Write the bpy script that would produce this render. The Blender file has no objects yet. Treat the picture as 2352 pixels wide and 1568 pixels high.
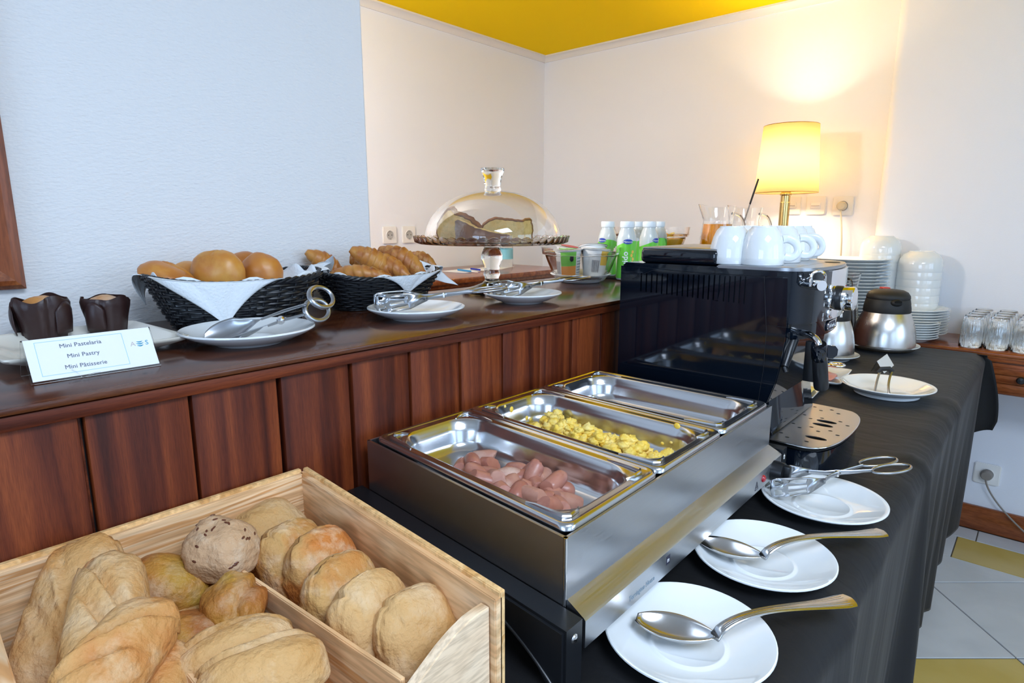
import bpy, bmesh, math, random
from mathutils import Vector, Matrix, noise
PI = math.pi
random.seed(7)
COL = bpy.context.scene.collection
V = Vector
# ------------------------------------------------------------------ camera
F_PX = 1400.0; CAM_Z = 1.15
PITCH = math.atan(274/F_PX); YAW = math.radians(41.35)
FWD = V((-math.sin(YAW)*math.cos(PITCH), math.cos(YAW)*math.cos(PITCH), -math.sin(PITCH)))
RT = V((math.cos(YAW), math.sin(YAW), 0)); UP = RT.cross(FWD)
cd = bpy.data.cameras.new('camera'); cd.sensor_width = 36; cd.lens = F_PX/2352*36; cd.clip_start = .02
cam = bpy.data.objects.new('camera', cd); COL.objects.link(cam)
cam.location = (0, 0, CAM_Z); cam.rotation_euler = FWD.to_track_quat('-Z', 'Y').to_euler()
bpy.context.scene.camera = cam
# ------------------------------------------------------------------ light
sc = bpy.context.scene
sc.view_settings.view_transform = 'Standard'; sc.view_settings.look = 'None'
sc.view_settings.gamma = 1; sc.view_settings.use_curve_mapping = False
sc.view_settings.exposure = -0.26
sc.cycles.max_bounces = 24; sc.cycles.transmission_bounces = 24; sc.cycles.glossy_bounces = 6; sc.cycles.diffuse_bounces = 5
w = bpy.data.worlds.new('sky'); sc.world = w; w.use_nodes = True
w.node_tree.nodes['Background'].inputs[0].default_value = (.55, .75, 1, 1)
w.node_tree.nodes['Background'].inputs[1].default_value = 1.0
def area(name, loc, direction, sx, sy, power, color):
    l = bpy.data.lights.new(name, 'AREA'); l.shape = 'RECTANGLE'; l.size = sx; l.size_y = sy
    l.energy = power; l.color = color
    o = bpy.data.objects.new(name, l); COL.objects.link(o); o.location = loc
    o.rotation_euler = V(direction).to_track_quat('-Z', 'Y').to_euler()
    return o
DAY = (.50, .70, 1.0)
area('daylight_side_window', (2.32, -.55, 1.42), (-1, 0, -.05), 1.5, 1.1, 13, DAY)
area('daylight_far_side_window', (2.32, 1.35, 1.42), (-1, 0, -.05), 1.5, 1.1, 24, DAY)
area('daylight_rear_window', (.45, -2.52, 1.42), (0, 1, -.05), 1.6, 1.1, 42, DAY)
area('overhead_fill_light', (.75, .10, 2.03), (0, 0, -1), .8, .8, 46, (.68, .81, 1.0))  # added overhead fill, out of view, to brighten plates and table
gl_ = bpy.data.lights.new('alcove_fill_light', 'POINT'); gl_.energy = 62; gl_.color = (1.0, .95, .92); gl_.shadow_soft_size = .09  # unseen point light added to brighten the alcove walls and ceiling
go_ = bpy.data.objects.new('alcove_fill_light', gl_); COL.objects.link(go_); go_.location = (-1.62, .48, 1.72)

# ------------------------------------------------------------------ helpers
def ray(u, v): return FWD + RT*((u-1176)/F_PX) - UP*((v-784)/F_PX)
CAM = V((0, 0, CAM_Z))
def PZ(u, v, z): r = ray(u, v); return CAM + r*((z-CAM_Z)/r.z)
def PX(u, v, x): r = ray(u, v); return CAM + r*(x/r.x)
def PY(u, v, y): r = ray(u, v); return CAM + r*(y/r.y)
TZ = .74; CZ = .995
MATS = {}
def nt(name):
    m = bpy.data.materials.new(name); m.use_nodes = True
    return m, m.node_tree.nodes, m.node_tree.links, m.node_tree.nodes['Principled BSDF']
def mat(name, base, rough=.5, metal=0, trans=0, ior=1.45, coat=0, emit=None, es=1, spec=.5, bump=0, bscale=200, bdist=.001, alpha=1, aniso=0, bstretch=(1, 1, 1), sheen=0, sss=0):
    m, N, L, b = nt(name)
    b.inputs['Base Color'].default_value = (*base, 1); b.inputs['Roughness'].default_value = rough
    b.inputs['Metallic'].default_value = metal; b.inputs['Transmission Weight'].default_value = trans
    b.inputs['IOR'].default_value = ior; b.inputs['Coat Weight'].default_value = coat
    b.inputs['Specular IOR Level'].default_value = spec; b.inputs['Anisotropic'].default_value = aniso
    b.inputs['Sheen Weight'].default_value = sheen; b.inputs['Alpha'].default_value = alpha
    if sss: b.inputs['Subsurface Weight'].default_value = sss; b.inputs['Subsurface Radius'].default_value = (.01, .006, .003)
    if emit: b.inputs['Emission Color'].default_value = (*emit, 1); b.inputs['Emission Strength'].default_value = es
    if bump:
        tc = N.new('ShaderNodeTexCoord'); mp = N.new('ShaderNodeMapping'); mp.inputs['Scale'].default_value = bstretch
        n = N.new('ShaderNodeTexNoise'); n.inputs['Scale'].default_value = bscale; n.inputs['Detail'].default_value = 3
        bp = N.new('ShaderNodeBump'); bp.inputs['Strength'].default_value = bump; bp.inputs['Distance'].default_value = bdist
        L.new(tc.outputs['Object'], mp.inputs[0]); L.new(mp.outputs[0], n.inputs['Vector'])
        L.new(n.outputs[0], bp.inputs['Height']); L.new(bp.outputs[0], b.inputs['Normal'])
    MATS[name] = m; return m
def ramp(N, stops):
    r = N.new('ShaderNodeValToRGB'); e = r.color_ramp.elements
    while len(e) < len(stops): e.new(.5)
    for el, (p, c) in zip(e, stops): el.position = p; el.color = (*c, 1)
    return r
def wood(name, stops, scale, stretch, rough=.35, bump=.1, fine=60, fstretch=None, coat=0, dist=1.2, rings=0, spec=.35):
    """stretched noise grain with finer pores; every object shifts the pattern"""
    m, N, L, b = nt(name)
    tc = N.new('ShaderNodeTexCoord'); oi = N.new('ShaderNodeObjectInfo')
    ad = N.new('ShaderNodeVectorMath'); ad.operation = 'MULTIPLY_ADD'
    cb = N.new('ShaderNodeCombineXYZ')
    for i in range(3): L.new(oi.outputs['Random'], cb.inputs[i])
    L.new(cb.outputs[0], ad.inputs[0]); ad.inputs[1].default_value = (7.3, 13.1, 3.7); L.new(tc.outputs['Object'], ad.inputs[2])
    mp = N.new('ShaderNodeMapping'); mp.inputs['Scale'].default_value = stretch
    L.new(ad.outputs[0], mp.inputs[0])
    n1 = N.new('ShaderNodeTexNoise'); n1.inputs['Scale'].default_value = scale; n1.inputs['Detail'].default_value = 4
    n1.inputs['Distortion'].default_value = dist; L.new(mp.outputs[0], n1.inputs['Vector'])
    src = n1.outputs[0]
    if rings:
        mu = N.new('ShaderNodeMath'); mu.operation = 'MULTIPLY'; mu.inputs[1].default_value = rings; L.new(n1.outputs[0], mu.inputs[0])
        fr = N.new('ShaderNodeMath'); fr.operation = 'PINGPONG'; fr.inputs[1].default_value = 1; L.new(mu.outputs[0], fr.inputs[0]); src = fr.outputs[0]
    r = ramp(N, stops); L.new(src, r.inputs[0])
    mp2 = N.new('ShaderNodeMapping'); mp2.inputs['Scale'].default_value = fstretch or stretch; L.new(ad.outputs[0], mp2.inputs[0])
    n2 = N.new('ShaderNodeTexNoise'); n2.inputs['Scale'].default_value = scale*fine/10; n2.inputs['Detail'].default_value = 2; L.new(mp2.outputs[0], n2.inputs['Vector'])
    mx = N.new('ShaderNodeMix'); mx.data_type = 'RGBA'; mx.blend_type = 'MULTIPLY'; mx.inputs[0].default_value = .45
    r2 = ramp(N, [(.35, (.55, .5, .45)), (.6, (1.15, 1.15, 1.15))]); L.new(n2.outputs[0], r2.inputs[0])
    L.new(r.outputs[0], mx.inputs[6]); L.new(r2.outputs[0], mx.inputs[7]); L.new(mx.outputs[2], b.inputs['Base Color'])
    bp = N.new('ShaderNodeBump'); bp.inputs['Strength'].default_value = bump; bp.inputs['Distance'].default_value = .0008
    L.new(n2.outputs[0], bp.inputs['Height']); L.new(bp.outputs[0], b.inputs['Normal'])
    b.inputs['Roughness'].default_value = rough; b.inputs['Coat Weight'].default_value = coat; b.inputs['Coat Roughness'].default_value = .15; b.inputs['Specular IOR Level'].default_value = spec
    MATS[name] = m; return m
def mottled(name, stops, scale, rough=.6, bump=.3, bscale=60, bdist=.002, scale2=9, light=(.9, .85, .75), lamt=.4, lpos=(.5, .65), sss=0, dist=.5):
    """baked food: large patches, then a second layer of pale (flour) or dark spots"""
    m, N, L, b = nt(name)
    tc = N.new('ShaderNodeTexCoord'); oi = N.new('ShaderNodeObjectInfo')
    ad = N.new('ShaderNodeVectorMath'); ad.operation = 'ADD'
    mu = N.new('ShaderNodeMath'); mu.operation = 'MULTIPLY'; mu.inputs[1].default_value = 17; L.new(oi.outputs['Random'], mu.inputs[0])
    L.new(tc.outputs['Object'], ad.inputs[0]); L.new(mu.outputs[0], ad.inputs[1])
    n1 = N.new('ShaderNodeTexNoise'); n1.inputs['Scale'].default_value = scale; n1.inputs['Detail'].default_value = 3; n1.inputs['Distortion'].default_value = dist
    n2 = N.new('ShaderNodeTexNoise'); n2.inputs['Scale'].default_value = scale2; n2.inputs['Detail'].default_value = 6; n2.inputs['Roughness'].default_value = .65
    n3 = N.new('ShaderNodeTexNoise'); n3.inputs['Scale'].default_value = bscale; n3.inputs['Detail'].default_value = 5
    for n in (n1, n2, n3): L.new(ad.outputs[0], n.inputs['Vector'])
    r = ramp(N, stops); L.new(n1.outputs[0], r.inputs[0])
    r2 = ramp(N, [(lpos[0], (0, 0, 0)), (lpos[1], (1, 1, 1))]); L.new(n2.outputs[0], r2.inputs[0])
    mm = N.new('ShaderNodeMath'); mm.operation = 'MULTIPLY'; mm.inputs[1].default_value = lamt; L.new(r2.outputs[0], mm.inputs[0])
    mx = N.new('ShaderNodeMix'); mx.data_type = 'RGBA'; L.new(mm.outputs[0], mx.inputs[0]); L.new(r.outputs[0], mx.inputs[6]); mx.inputs[7].default_value = (*light, 1)
    L.new(mx.outputs[2], b.inputs['Base Color'])
    bp = N.new('ShaderNodeBump'); bp.inputs['Strength'].default_value = bump; bp.inputs['Distance'].default_value = bdist
    L.new(n3.outputs[0], bp.inputs['Height']); L.new(bp.outputs[0], b.inputs['Normal'])
    b.inputs['Roughness'].default_value = rough
    if sss: b.inputs['Subsurface Weight'].default_value = sss; b.inputs['Subsurface Radius'].default_value = (.008, .005, .002)
    MATS[name] = m; return m

# ------------------------------------------------------------------ materials
def wallpaper(name, col, strength, scale):
    m, N, L, b = nt(name); b.inputs['Base Color'].default_value = (*col, 1); b.inputs['Roughness'].default_value = .75
    tc = N.new('ShaderNodeTexCoord'); mp = N.new('ShaderNodeMapping'); mp.inputs['Rotation'].default_value = (0.6, 0, 0); mp.inputs['Scale'].default_value = (1, 1.0, 2.6)
    vo = N.new('ShaderNodeTexNoise'); vo.inputs['Scale'].default_value = scale; vo.inputs['Detail'].default_value = 2
    bp = N.new('ShaderNodeBump'); bp.inputs['Strength'].default_value = strength; bp.inputs['Distance'].default_value = .0015
    L.new(tc.outputs['Object'], mp.inputs[0]); L.new(mp.outputs[0], vo.inputs['Vector']); L.new(vo.outputs[0], bp.inputs['Height']); L.new(bp.outputs[0], b.inputs['Normal'])
    MATS[name] = m; return m
wallpaper('wallpaper', (.80, .80, .80), .8, 110)
wallpaper('wallpaper_fine', (.82, .845, .90), .25, 260)
mat('ceiling_yellow', (1.0, .67, .0), .8, spec=.1)
mat('moulding_white', (.78, .75, .70), .45)
mat('plastic_white', (.82, .81, .78), .25)
mat('plastic_white_dark', (.45, .44, .42), .3)
MAHO = [(.30, (.045, .0080, .0028)), (.42, (.090, .0160, .0048)), (.54, (.150, .030, .0080)), (.64, (.22, .049, .012)), (.76, (.120, .023, .0065))]
wood('mahogany_panel', MAHO, 4.5, (9, 9, .45), rough=.46, fine=150, fstretch=(22, 22, 1.0), bump=.12, dist=.6, spec=.22)
wood('mahogany_rail', MAHO, 4.5, (9, .5, 12), rough=.46, fine=150, fstretch=(22, 1.2, 22), dist=.6, spec=.25)
wood('counter_laminate', [(.3, (.038, .010, .0045)), (.5, (.080, .022, .008)), (.7, (.12, .038, .013))], 3, (8, 1.2, 8), rough=.17, fine=130, fstretch=(14, 2, 14), bump=.06)
wood('cherry_wood', [(.3, (.17, .042, .012)), (.5, (.27, .075, .022)), (.7, (.36, .12, .038))], 3, (1.2, 9, 9), rough=.25, fine=120, coat=.3)
wood('cherry_upright', [(.3, (.15, .035, .010)), (.5, (.25, .066, .020)), (.7, (.33, .10, .035))], 3, (9, 9, 1.2), rough=.3, fine=120, coat=.2)
PINE = [(.25, (.72, .43, .21)), (.5, (.82, .54, .29)), (.74, (.86, .61, .37)), (.9, (.64, .33, .13))]
wood('pine_along_y', PINE, 2.2, (9, .7, 16), rough=.5, fine=110, rings=9, dist=.3)
wood('pine_along_x', PINE, 2.0, (1.0, 6, 11), rough=.5, fine=110, rings=7, dist=.5)
wood('pine_whirl', [(.2, (.80, .60, .40)), (.55, (.84, .66, .46)), (.82, (.56, .32, .14)), (1, (.80, .58, .38))], 1.6, (3.0, 3.0, 4.2), rough=.45, fine=160, rings=7, dist=.7, fstretch=(14, 2, 14))
wood('pine_edge', [(.3, (.80, .50, .22)), (.6, (.86, .58, .28)), (.8, (.68, .38, .14))], 3, (9, 9, 9), rough=.5, rings=3)
mat('porcelain', (.80, .83, .84), .06, coat=.5)
mat('porcelain_cream', (.80, .76, .66), .1, coat=.4)
def brushed(name, base, rough, stretch, aniso=.5, bs=.12, sc_=90):
    m, N, L, b = nt(name)
    b.inputs['Base Color'].default_value = (*base, 1); b.inputs['Metallic'].default_value = 1; b.inputs['Anisotropic'].default_value = aniso
    tc = N.new('ShaderNodeTexCoord'); mp = N.new('ShaderNodeMapping'); mp.inputs['Scale'].default_value = stretch
    n = N.new('ShaderNodeTexNoise'); n.inputs['Scale'].default_value = sc_; n.inputs['Detail'].default_value = 4
    L.new(tc.outputs['Object'], mp.inputs[0]); L.new(mp.outputs[0], n.inputs['Vector'])
    r = N.new('ShaderNodeMapRange'); r.inputs[3].default_value = rough*.7; r.inputs[4].default_value = rough*1.35
    L.new(n.outputs[0], r.inputs[0]); L.new(r.outputs[0], b.inputs['Roughness'])
    bp = N.new('ShaderNodeBump'); bp.inputs['Strength'].default_value = bs; bp.inputs['Distance'].default_value = .0002
    L.new(n.outputs[0], bp.inputs['Height']); L.new(bp.outputs[0], b.inputs['Normal'])
    MATS[name] = m
brushed('steel_brushed', (.50, .51, .53), .34, (3, .06, 3), bs=.03, sc_=240)
brushed('steel_brushed_x', (.46, .47, .49), .32, (.06, 3, 3), bs=.03, sc_=240)
brushed('steel_pan', (.60, .61, .63), .19, (.2, .2, 1), aniso=.2, bs=.05)
brushed('steel_round', (.60, .58, .55), .24, (1, 1, .02), aniso=.6)
mat('steel_polished', (.66, .66, .67), .13, 1)
mat('steel_spoon', (.55, .54, .53), .20, 1)
mat('steel_satin', (.40, .41, .43), .28, 1)
mat('chrome', (.85, .85, .86), .03, 1)
mat('brass', (.60, .42, .16), .18, 1)
mat('plastic_black_gloss', (.0025, .005, .010), .06, coat=.3)
mat('plastic_black', (.010, .011, .013), .3)
mat('plastic_black_matt', (.014, .014, .014), .55)
mat('rubber_black', (.01, .01, .01), .7)
mat('slot_black', (.001, .001, .001), .9)
mat('glass', (.995, 1, .998), .0, trans=1, ior=1.48)
mat('glass_thick', (.93, .965, .96), .0, trans=1, ior=1.5)
mat('acrylic', (.96, .98, .98), .02, trans=1, ior=1.3)
mat('juice_orange', (1.0, .36, .0), .15, trans=.0, ior=1.34)
mat('juice_yellow', (.85, .45, .02), .1, trans=.2, ior=1.34)
mat('coffee', (.05, .018, .008), .08, trans=.2, ior=1.34)
mat('red_plastic', (.6, .03, .02), .3)
mat('indicator_red', (.35, .01, .02), .12, coat=.5)
mat('paper_white', (.80, .82, .84), .6)
mat('paper_text', (.10, .12, .17), .6)
mat('paper_blue_line', (.30, .58, .78), .6)
mat('logo_teal', (.05, .33, .50), .5)
mat('logo_gold', (.55, .50, .48), .5)
mat('napkin_paper', (.80, .84, .87), .8, bump=.9, bscale=260, bdist=.0012)
mat('wicker_black', (.010, .011, .014), .38)
mat('wicker_stake', (.012, .013, .016), .45)
mat('muffin_paper', (.030, .012, .011), .42, bump=.3, bscale=60, bdist=.002)
mottled('bun_crust', [(.3, (.68, .34, .07)), (.5, (.52, .19, .03)), (.7, (.33, .09, .015))], 11, rough=.35, bump=.12, bscale=120, bdist=.0008, light=(.72, .43, .09), lamt=.6, scale2=7)
mottled('croissant_crust', [(.3, (.56, .25, .05)), (.5, (.40, .13, .022)), (.7, (.22, .055, .012))], 30, rough=.4, bump=.35, bscale=160, bdist=.0009, light=(.70, .42, .13), lamt=.6, scale2=30)
mottled('muffin_crumb', [(.3, (.62, .30, .07)), (.6, (.50, .20, .04))], 40, rough=.6, bump=.4)
mottled('flour_crust', [(.3, (0.520, 0.285, 0.101)), (.5, (0.582, 0.332, 0.109)), (.68, (0.541, 0.218, 0.046))], 22, rough=.75, bump=1.0, bscale=150, bdist=.003, light=(0.749, 0.551, 0.353), lamt=.65, scale2=34, lpos=(.48, .66))
mottled('flour_toasted', [(.3, (0.541, 0.285, 0.092)), (.48, (0.582, 0.314, 0.101)), (.6, (0.562, 0.190, 0.034))], 16, rough=.75, bump=1.0, bscale=150, bdist=.003, light=(0.749, 0.551, 0.353), lamt=.6, scale2=34, lpos=(.5, .66))
mottled('flour_crust_pale', [(.3, (0.624, 0.389, 0.168)), (.5, (0.603, 0.351, 0.134)), (.7, (0.520, 0.266, 0.076))], 18, rough=.75, bump=1.0, bscale=150, bdist=.003, light=(0.728, 0.522, 0.311), lamt=.6, scale2=30, lpos=(.48, .66))
mottled('ciabatta_crust', [(.3, (0.603, 0.361, 0.151)), (.5, (0.572, 0.294, 0.092)), (.68, (0.520, 0.180, 0.038))], 13, rough=.7, bump=1.0, bscale=150, bdist=.003, light=(0.749, 0.551, 0.336), lamt=.6, scale2=24, lpos=(.48, .66))
mottled('olive_crust', [(.3, (.46, .28, .03)), (.47, (.48, .22, .035)), (.62, (.36, .12, .022))], 16, rough=.55, bump=1.0, bscale=150, bdist=.003, light=(.60, .42, .24), lamt=.45, scale2=30)
mottled('bread_crumb', [(.3, (.55, .42, .22)), (.6, (.66, .56, .36))], 60, rough=.85, bump=.9, bscale=120, bdist=.002, light=(.45, .32, .14), lamt=.5, scale2=50)
mottled('seed_crust', [(.3, (0.499, 0.304, 0.160)), (.6, (0.572, 0.361, 0.202))], 26, rough=.8, bump=1.0, bscale=150, bdist=.003, light=(0.624, 0.494, 0.353), lamt=.45, scale2=50)
mat('seed_brown', (.12, .04, .02), .4)
mottled('cake_crumb', [(.3, (.92, .58, .18)), (.6, (.95, .68, .28))], 50, rough=.9, bump=.8, bscale=170, bdist=.002, light=(.52, .33, .08), lamt=.35, scale2=70)
mottled('cake_crust', [(.3, (.20, .07, .03)), (.6, (.30, .12, .04))], 40, rough=.7, bump=.5, bscale=120)
mottled('sausage', [(.3, (.33, .115, .08)), (.6, (.43, .18, .125))], 40, rough=.35, bump=.15, bscale=250, bdist=.0006, light=(.52, .27, .20), lamt=.4, scale2=60)
mottled('sausage_cut', [(.3, (.40, .18, .13)), (.6, (.46, .23, .165))], 80, rough=.5, bump=.3, bscale=300, bdist=.0006)
mottled('egg', [(.3, (.88, .56, .05)), (.5, (.92, .66, .11)), (.7, (.90, .72, .25))], 45, rough=.45, bump=.5, bscale=180, bdist=.0012, light=(.95, .78, .35), lamt=.5, scale2=50)
def cloth_mat():
    m, N, L, b = nt('cloth_black'); b.inputs['Base Color'].default_value = (.0065, .0065, .0075, 1); b.inputs['Roughness'].default_value = .62
    b.inputs['Sheen Weight'].default_value = .07; b.inputs['Sheen Roughness'].default_value = .35; b.inputs['Specular IOR Level'].default_value = .3
    tc = N.new('ShaderNodeTexCoord'); wv = N.new('ShaderNodeTexNoise'); wv.inputs['Scale'].default_value = 900
    n2 = N.new('ShaderNodeTexNoise'); n2.inputs['Scale'].default_value = 9; n2.inputs['Detail'].default_value = 2; n2.inputs['Distortion'].default_value = 1.5
    mp = N.new('ShaderNodeMapping'); mp.inputs['Scale'].default_value = (1, 2.6, .35); L.new(tc.outputs['Object'], mp.inputs[0]); L.new(mp.outputs[0], n2.inputs['Vector'])
    b1 = N.new('ShaderNodeBump'); b1.inputs['Strength'].default_value = .35; b1.inputs['Distance'].default_value = .0004
    b2 = N.new('ShaderNodeBump'); b2.inputs['Strength'].default_value = .25; b2.inputs['Distance'].default_value = .006
    L.new(tc.outputs['Object'], wv.inputs['Vector']); L.new(n2.outputs[0], b2.inputs['Height']); L.new(wv.outputs[0], b1.inputs['Height'])
    L.new(b2.outputs[0], b1.inputs['Normal']); L.new(b1.outputs[0], b.inputs['Normal']); MATS['cloth_black'] = m
cloth_mat()
def tile_mat(name, c1, c2):
    mottled(name, [(.35, c1), (.65, c2)], 6, rough=.22, bump=.1, bscale=30, bdist=.0005, light=c1, lamt=.2)
tile_mat('tile_white', (.56, .58, .60), (.63, .65, .67)); tile_mat('tile_yellow', (.55, .40, .10), (.60, .45, .14))
mat('grout', (.16, .15, .13), .9)
mat('ham', (.75, .33, .28), .4, sss=.1); mat('cheese', (.85, .66, .16), .4, sss=.1)
mat('cord_cream', (.62, .56, .42), .5); mat('cord_grey', (.25, .22, .19), .5)
mat('bottle_green', (.16, .62, .06), .18, coat=.3); mat('bottle_milk', (.68, .74, .74), .2, trans=.15, coat=.3); mat('cap_white', (.78, .84, .88), .35)
mat('label_blue', (.01, .04, .35), .3); mat('label_white', (.85, .88, .88), .35); mat('label_green', (.20, .62, .10), .35)
mat('label_orange', (.85, .35, .08), .35); mat('label_yellow', (.85, .55, .08), .35); mat('label_dark', (.03, .03, .05), .4); mat('label_red', (.45, .04, .05), .4)
mat('foil', (.62, .66, .70), .25, .6)
mat('pen_blue', (.01, .02, .35), .25); mat('pen_cyan', (.02, .25, .55), .3)
mat('sanitizer_label', (.22, .55, .68), .4)
mat('slate', (.012, .013, .014), .5, bump=.5, bscale=80, bdist=.002)
mat('fruit_yellow', (.75, .55, .12), .3); mat('fruit_green', (.42, .50, .10), .3); mat('fruit_orange', (.85, .38, .04), .3)
mat('bulb', (1, .8, .5), .3, emit=(1, .78, .5), es=18)
mat('print_white', (.75, .78, .8), .4)
mat('print_grey', (.20, .27, .33), .4)
def shade_mat():
    m = bpy.data.materials.new('shade_cloth'); m.use_nodes = True; N = m.node_tree.nodes; L = m.node_tree.links; N.clear()
    o = N.new('ShaderNodeOutputMaterial'); d = N.new('ShaderNodeBsdfDiffuse'); t = N.new('ShaderNodeBsdfTranslucent'); x = N.new('ShaderNodeMixShader')
    d.inputs[0].default_value = (.88, .74, .44, 1); t.inputs[0].default_value = (1, .85, .52, 1); x.inputs[0].default_value = .55
    L.new(d.outputs[0], x.inputs[1]); L.new(t.outputs[0], x.inputs[2]); L.new(x.outputs[0], o.inputs[0]); MATS['shade_cloth'] = m
shade_mat()

# ------------------------------------------------------------------ geometry
class MB:
    def __init__(s): s.v = []; s.f = []
    def add(s, vs, fs, M=None):
        n = len(s.v)
        s.v += [tuple(M @ V(p)) if M is not None else tuple(p) for p in vs]
        s.f += [tuple(i+n for i in f) for f in fs]; return s
    def bm(s, b, M=None):
        b.verts.index_update(); s.add([v.co.copy() for v in b.verts], [[v.index for v in f.verts] for f in b.faces], M); b.free(); return s
    def box(s, c, size, bev=0, seg=2, M=None):
        b = bmesh.new(); bmesh.ops.create_cube(b, size=1)
        for v in b.verts: v.co = V((v.co.x*size[0]+c[0], v.co.y*size[1]+c[1], v.co.z*size[2]+c[2]))
        if bev: bmesh.ops.bevel(b, geom=b.edges[:], offset=bev, segments=seg, profile=.5, affect='EDGES')
        return s.bm(b, M)
    def bounds(s, a, b, bev=0, seg=2, M=None):
        return s.box([(a[i]+b[i])/2 for i in range(3)], [abs(b[i]-a[i]) for i in range(3)], bev, seg, M)
    def lathe(s, prof, seg=48, M=None, fn=None, a0=0, a1=2*PI):
        full = abs(a1-a0-2*PI) < 1e-6; n = len(prof); k = seg if full else seg+1; vs = []; fs = []
        for j in range(k):
            a = a0+(a1-a0)*j/seg
            for i, (r, z) in enumerate(prof):
                if fn: r, z = fn(r, z, a, i)
                vs.append((r*math.cos(a), r*math.sin(a), z))
        for j in range(seg):
            q = (j+1) % k
            for i in range(n-1):
                if prof[i][0] < 1e-6 and prof[i+1][0] < 1e-6: continue
                if prof[i][0] < 1e-6: fs.append((j*n+i, q*n+i+1, j*n+i+1))
                elif prof[i+1][0] < 1e-6: fs.append((j*n+i, q*n+i, j*n+i+1))
                else: fs.append((j*n+i, q*n+i, q*n+i+1, j*n+i+1))
        return s.add(vs, fs, M)
    def tube(s, pts, r, seg=10, closed=False, caps=True, M=None, flat=None, up=None):
        """swept tube, r number or list; flat=(a,b) elliptical section scale"""
        P = [V(p) for p in pts]; n = len(P); vs = []; fs = []; prev = V(up) if up else None
        for i in range(n):
            t = (P[(i+1) % n]-P[i-1]) if closed else (P[min(i+1, n-1)]-P[max(i-1, 0)])
            t = t.normalized() if t.length > 1e-9 else V((0, 0, 1))
            if prev is None: prev = t.orthogonal()
            a = (prev-t*prev.dot(t)); a = a.normalized() if a.length > 1e-6 else t.orthogonal().normalized()
            if not up: prev = a
            b = t.cross(a); rr = r[i] if isinstance(r, (list, tuple)) else r
            fa, fb = flat if flat else (1, 1)
            for k in range(seg):
                th = 2*PI*k/seg; vs.append(P[i]+(a*math.cos(th)*fa+b*math.sin(th)*fb)*rr)
        m = n if closed else n-1
        for i in range(m):
            j = (i+1) % n
            for k in range(seg): fs.append((i*seg+k, i*seg+(k+1) % seg, j*seg+(k+1) % seg, j*seg+k))
        if caps and not closed: fs.append(tuple(range(seg-1, -1, -1))); fs.append(tuple((n-1)*seg+k for k in range(seg)))
        return s.add(vs, fs, M)
    def prism(s, poly, z0, z1, M=None, bev=0):
        b = bmesh.new(); lo = [b.verts.new((x, y, z0)) for x, y in poly]; hi = [b.verts.new((x, y, z1)) for x, y in poly]
        n = len(poly); b.faces.new(lo[::-1]); b.faces.new(hi)
        for i in range(n): b.faces.new((lo[i], lo[(i+1) % n], hi[(i+1) % n], hi[i]))
        bmesh.ops.recalc_face_normals(b, faces=b.faces[:])
        if bev: bmesh.ops.bevel(b, geom=[e for e in b.edges if abs(e.verts[0].co.z-e.verts[1].co.z) < 1e-7], offset=bev, segments=2, affect='EDGES')
        return s.bm(b, M)
    def grid(s, fn, nu, nv, cu=False, cv=False, M=None):
        ku = nu if cu else nu+1; kv = nv if cv else nv+1
        vs = [fn(i/nu, j/nv) for i in range(ku) for j in range(kv)]; fs = []
        for i in range(nu):
            for j in range(nv):
                a = (i+1) % ku; c = (j+1) % kv; fs.append((i*kv+j, a*kv+j, a*kv+c, i*kv+c))
        return s.add(vs, fs, M)
    def ball(s, c=(0, 0, 0), r=(1, 1, 1), seg=24, rings=14, fn=None, M=None):
        vs = [(0, 0, -1)]; fs = []
        for i in range(1, rings):
            ph = -PI/2+PI*i/rings
            for j in range(seg): th = 2*PI*j/seg; vs.append((math.cos(ph)*math.cos(th), math.cos(ph)*math.sin(th), math.sin(ph)))
        vs.append((0, 0, 1)); top = len(vs)-1
        for j in range(seg):
            fs.append((0, 1+(j+1) % seg, 1+j)); fs.append((top, 1+(rings-2)*seg+j, 1+(rings-2)*seg+(j+1) % seg))
            for i in range(rings-2): a = 1+i*seg; fs.append((a+j, a+(j+1) % seg, a+seg+(j+1) % seg, a+seg+j))
        out = []
        for p in vs:
            q = V(p)
            if fn: q = fn(q)
            out.append((q.x*r[0]+c[0], q.y*r[1]+c[1], q.z*r[2]+c[2]))
        return s.add(out, fs, M)
    def warp(s, fn): s.v = [tuple(fn(V(p))) for p in s.v]; return s
    def obj(s, name, m, parent=None, world=False, smooth=True, angle=40, solid=0, sub=0, weld=False):
        me = bpy.data.meshes.new(name); me.from_pydata(s.v, [], s.f); me.validate()
        if weld:
            b = bmesh.new(); b.from_mesh(me); bmesh.ops.remove_doubles(b, verts=b.verts[:], dist=1e-6); bmesh.ops.recalc_face_normals(b, faces=b.faces[:]); b.to_mesh(me); b.free()
        me.materials.append(MATS[m] if isinstance(m, str) else m)
        if smooth:
            me.polygons.foreach_set('use_smooth', [True]*len(me.polygons)); me.set_sharp_from_angle(angle=math.radians(angle))
        o = bpy.data.objects.new(name, me); COL.objects.link(o)
        if solid: md = o.modifiers.new('thickness', 'SOLIDIFY'); md.thickness = solid; md.offset = 0
        if sub: md = o.modifiers.new('subsurf', 'SUBSURF'); md.levels = sub; md.render_levels = sub
        if parent is not None:
            o.parent = parent
            if world: o.matrix_parent_inverse = wmat(parent).inverted()
        return o
def wmat(o):
    m = Matrix.LocRotScale(o.location, o.rotation_euler, o.scale)
    if o.parent: m = wmat(o.parent) @ o.matrix_parent_inverse @ m
    return m
def tag(o, label, cat, group=None, kind=None):
    o['label'] = label; o['category'] = cat
    if group: o['group'] = group
    if kind: o['kind'] = kind
    return o
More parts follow.
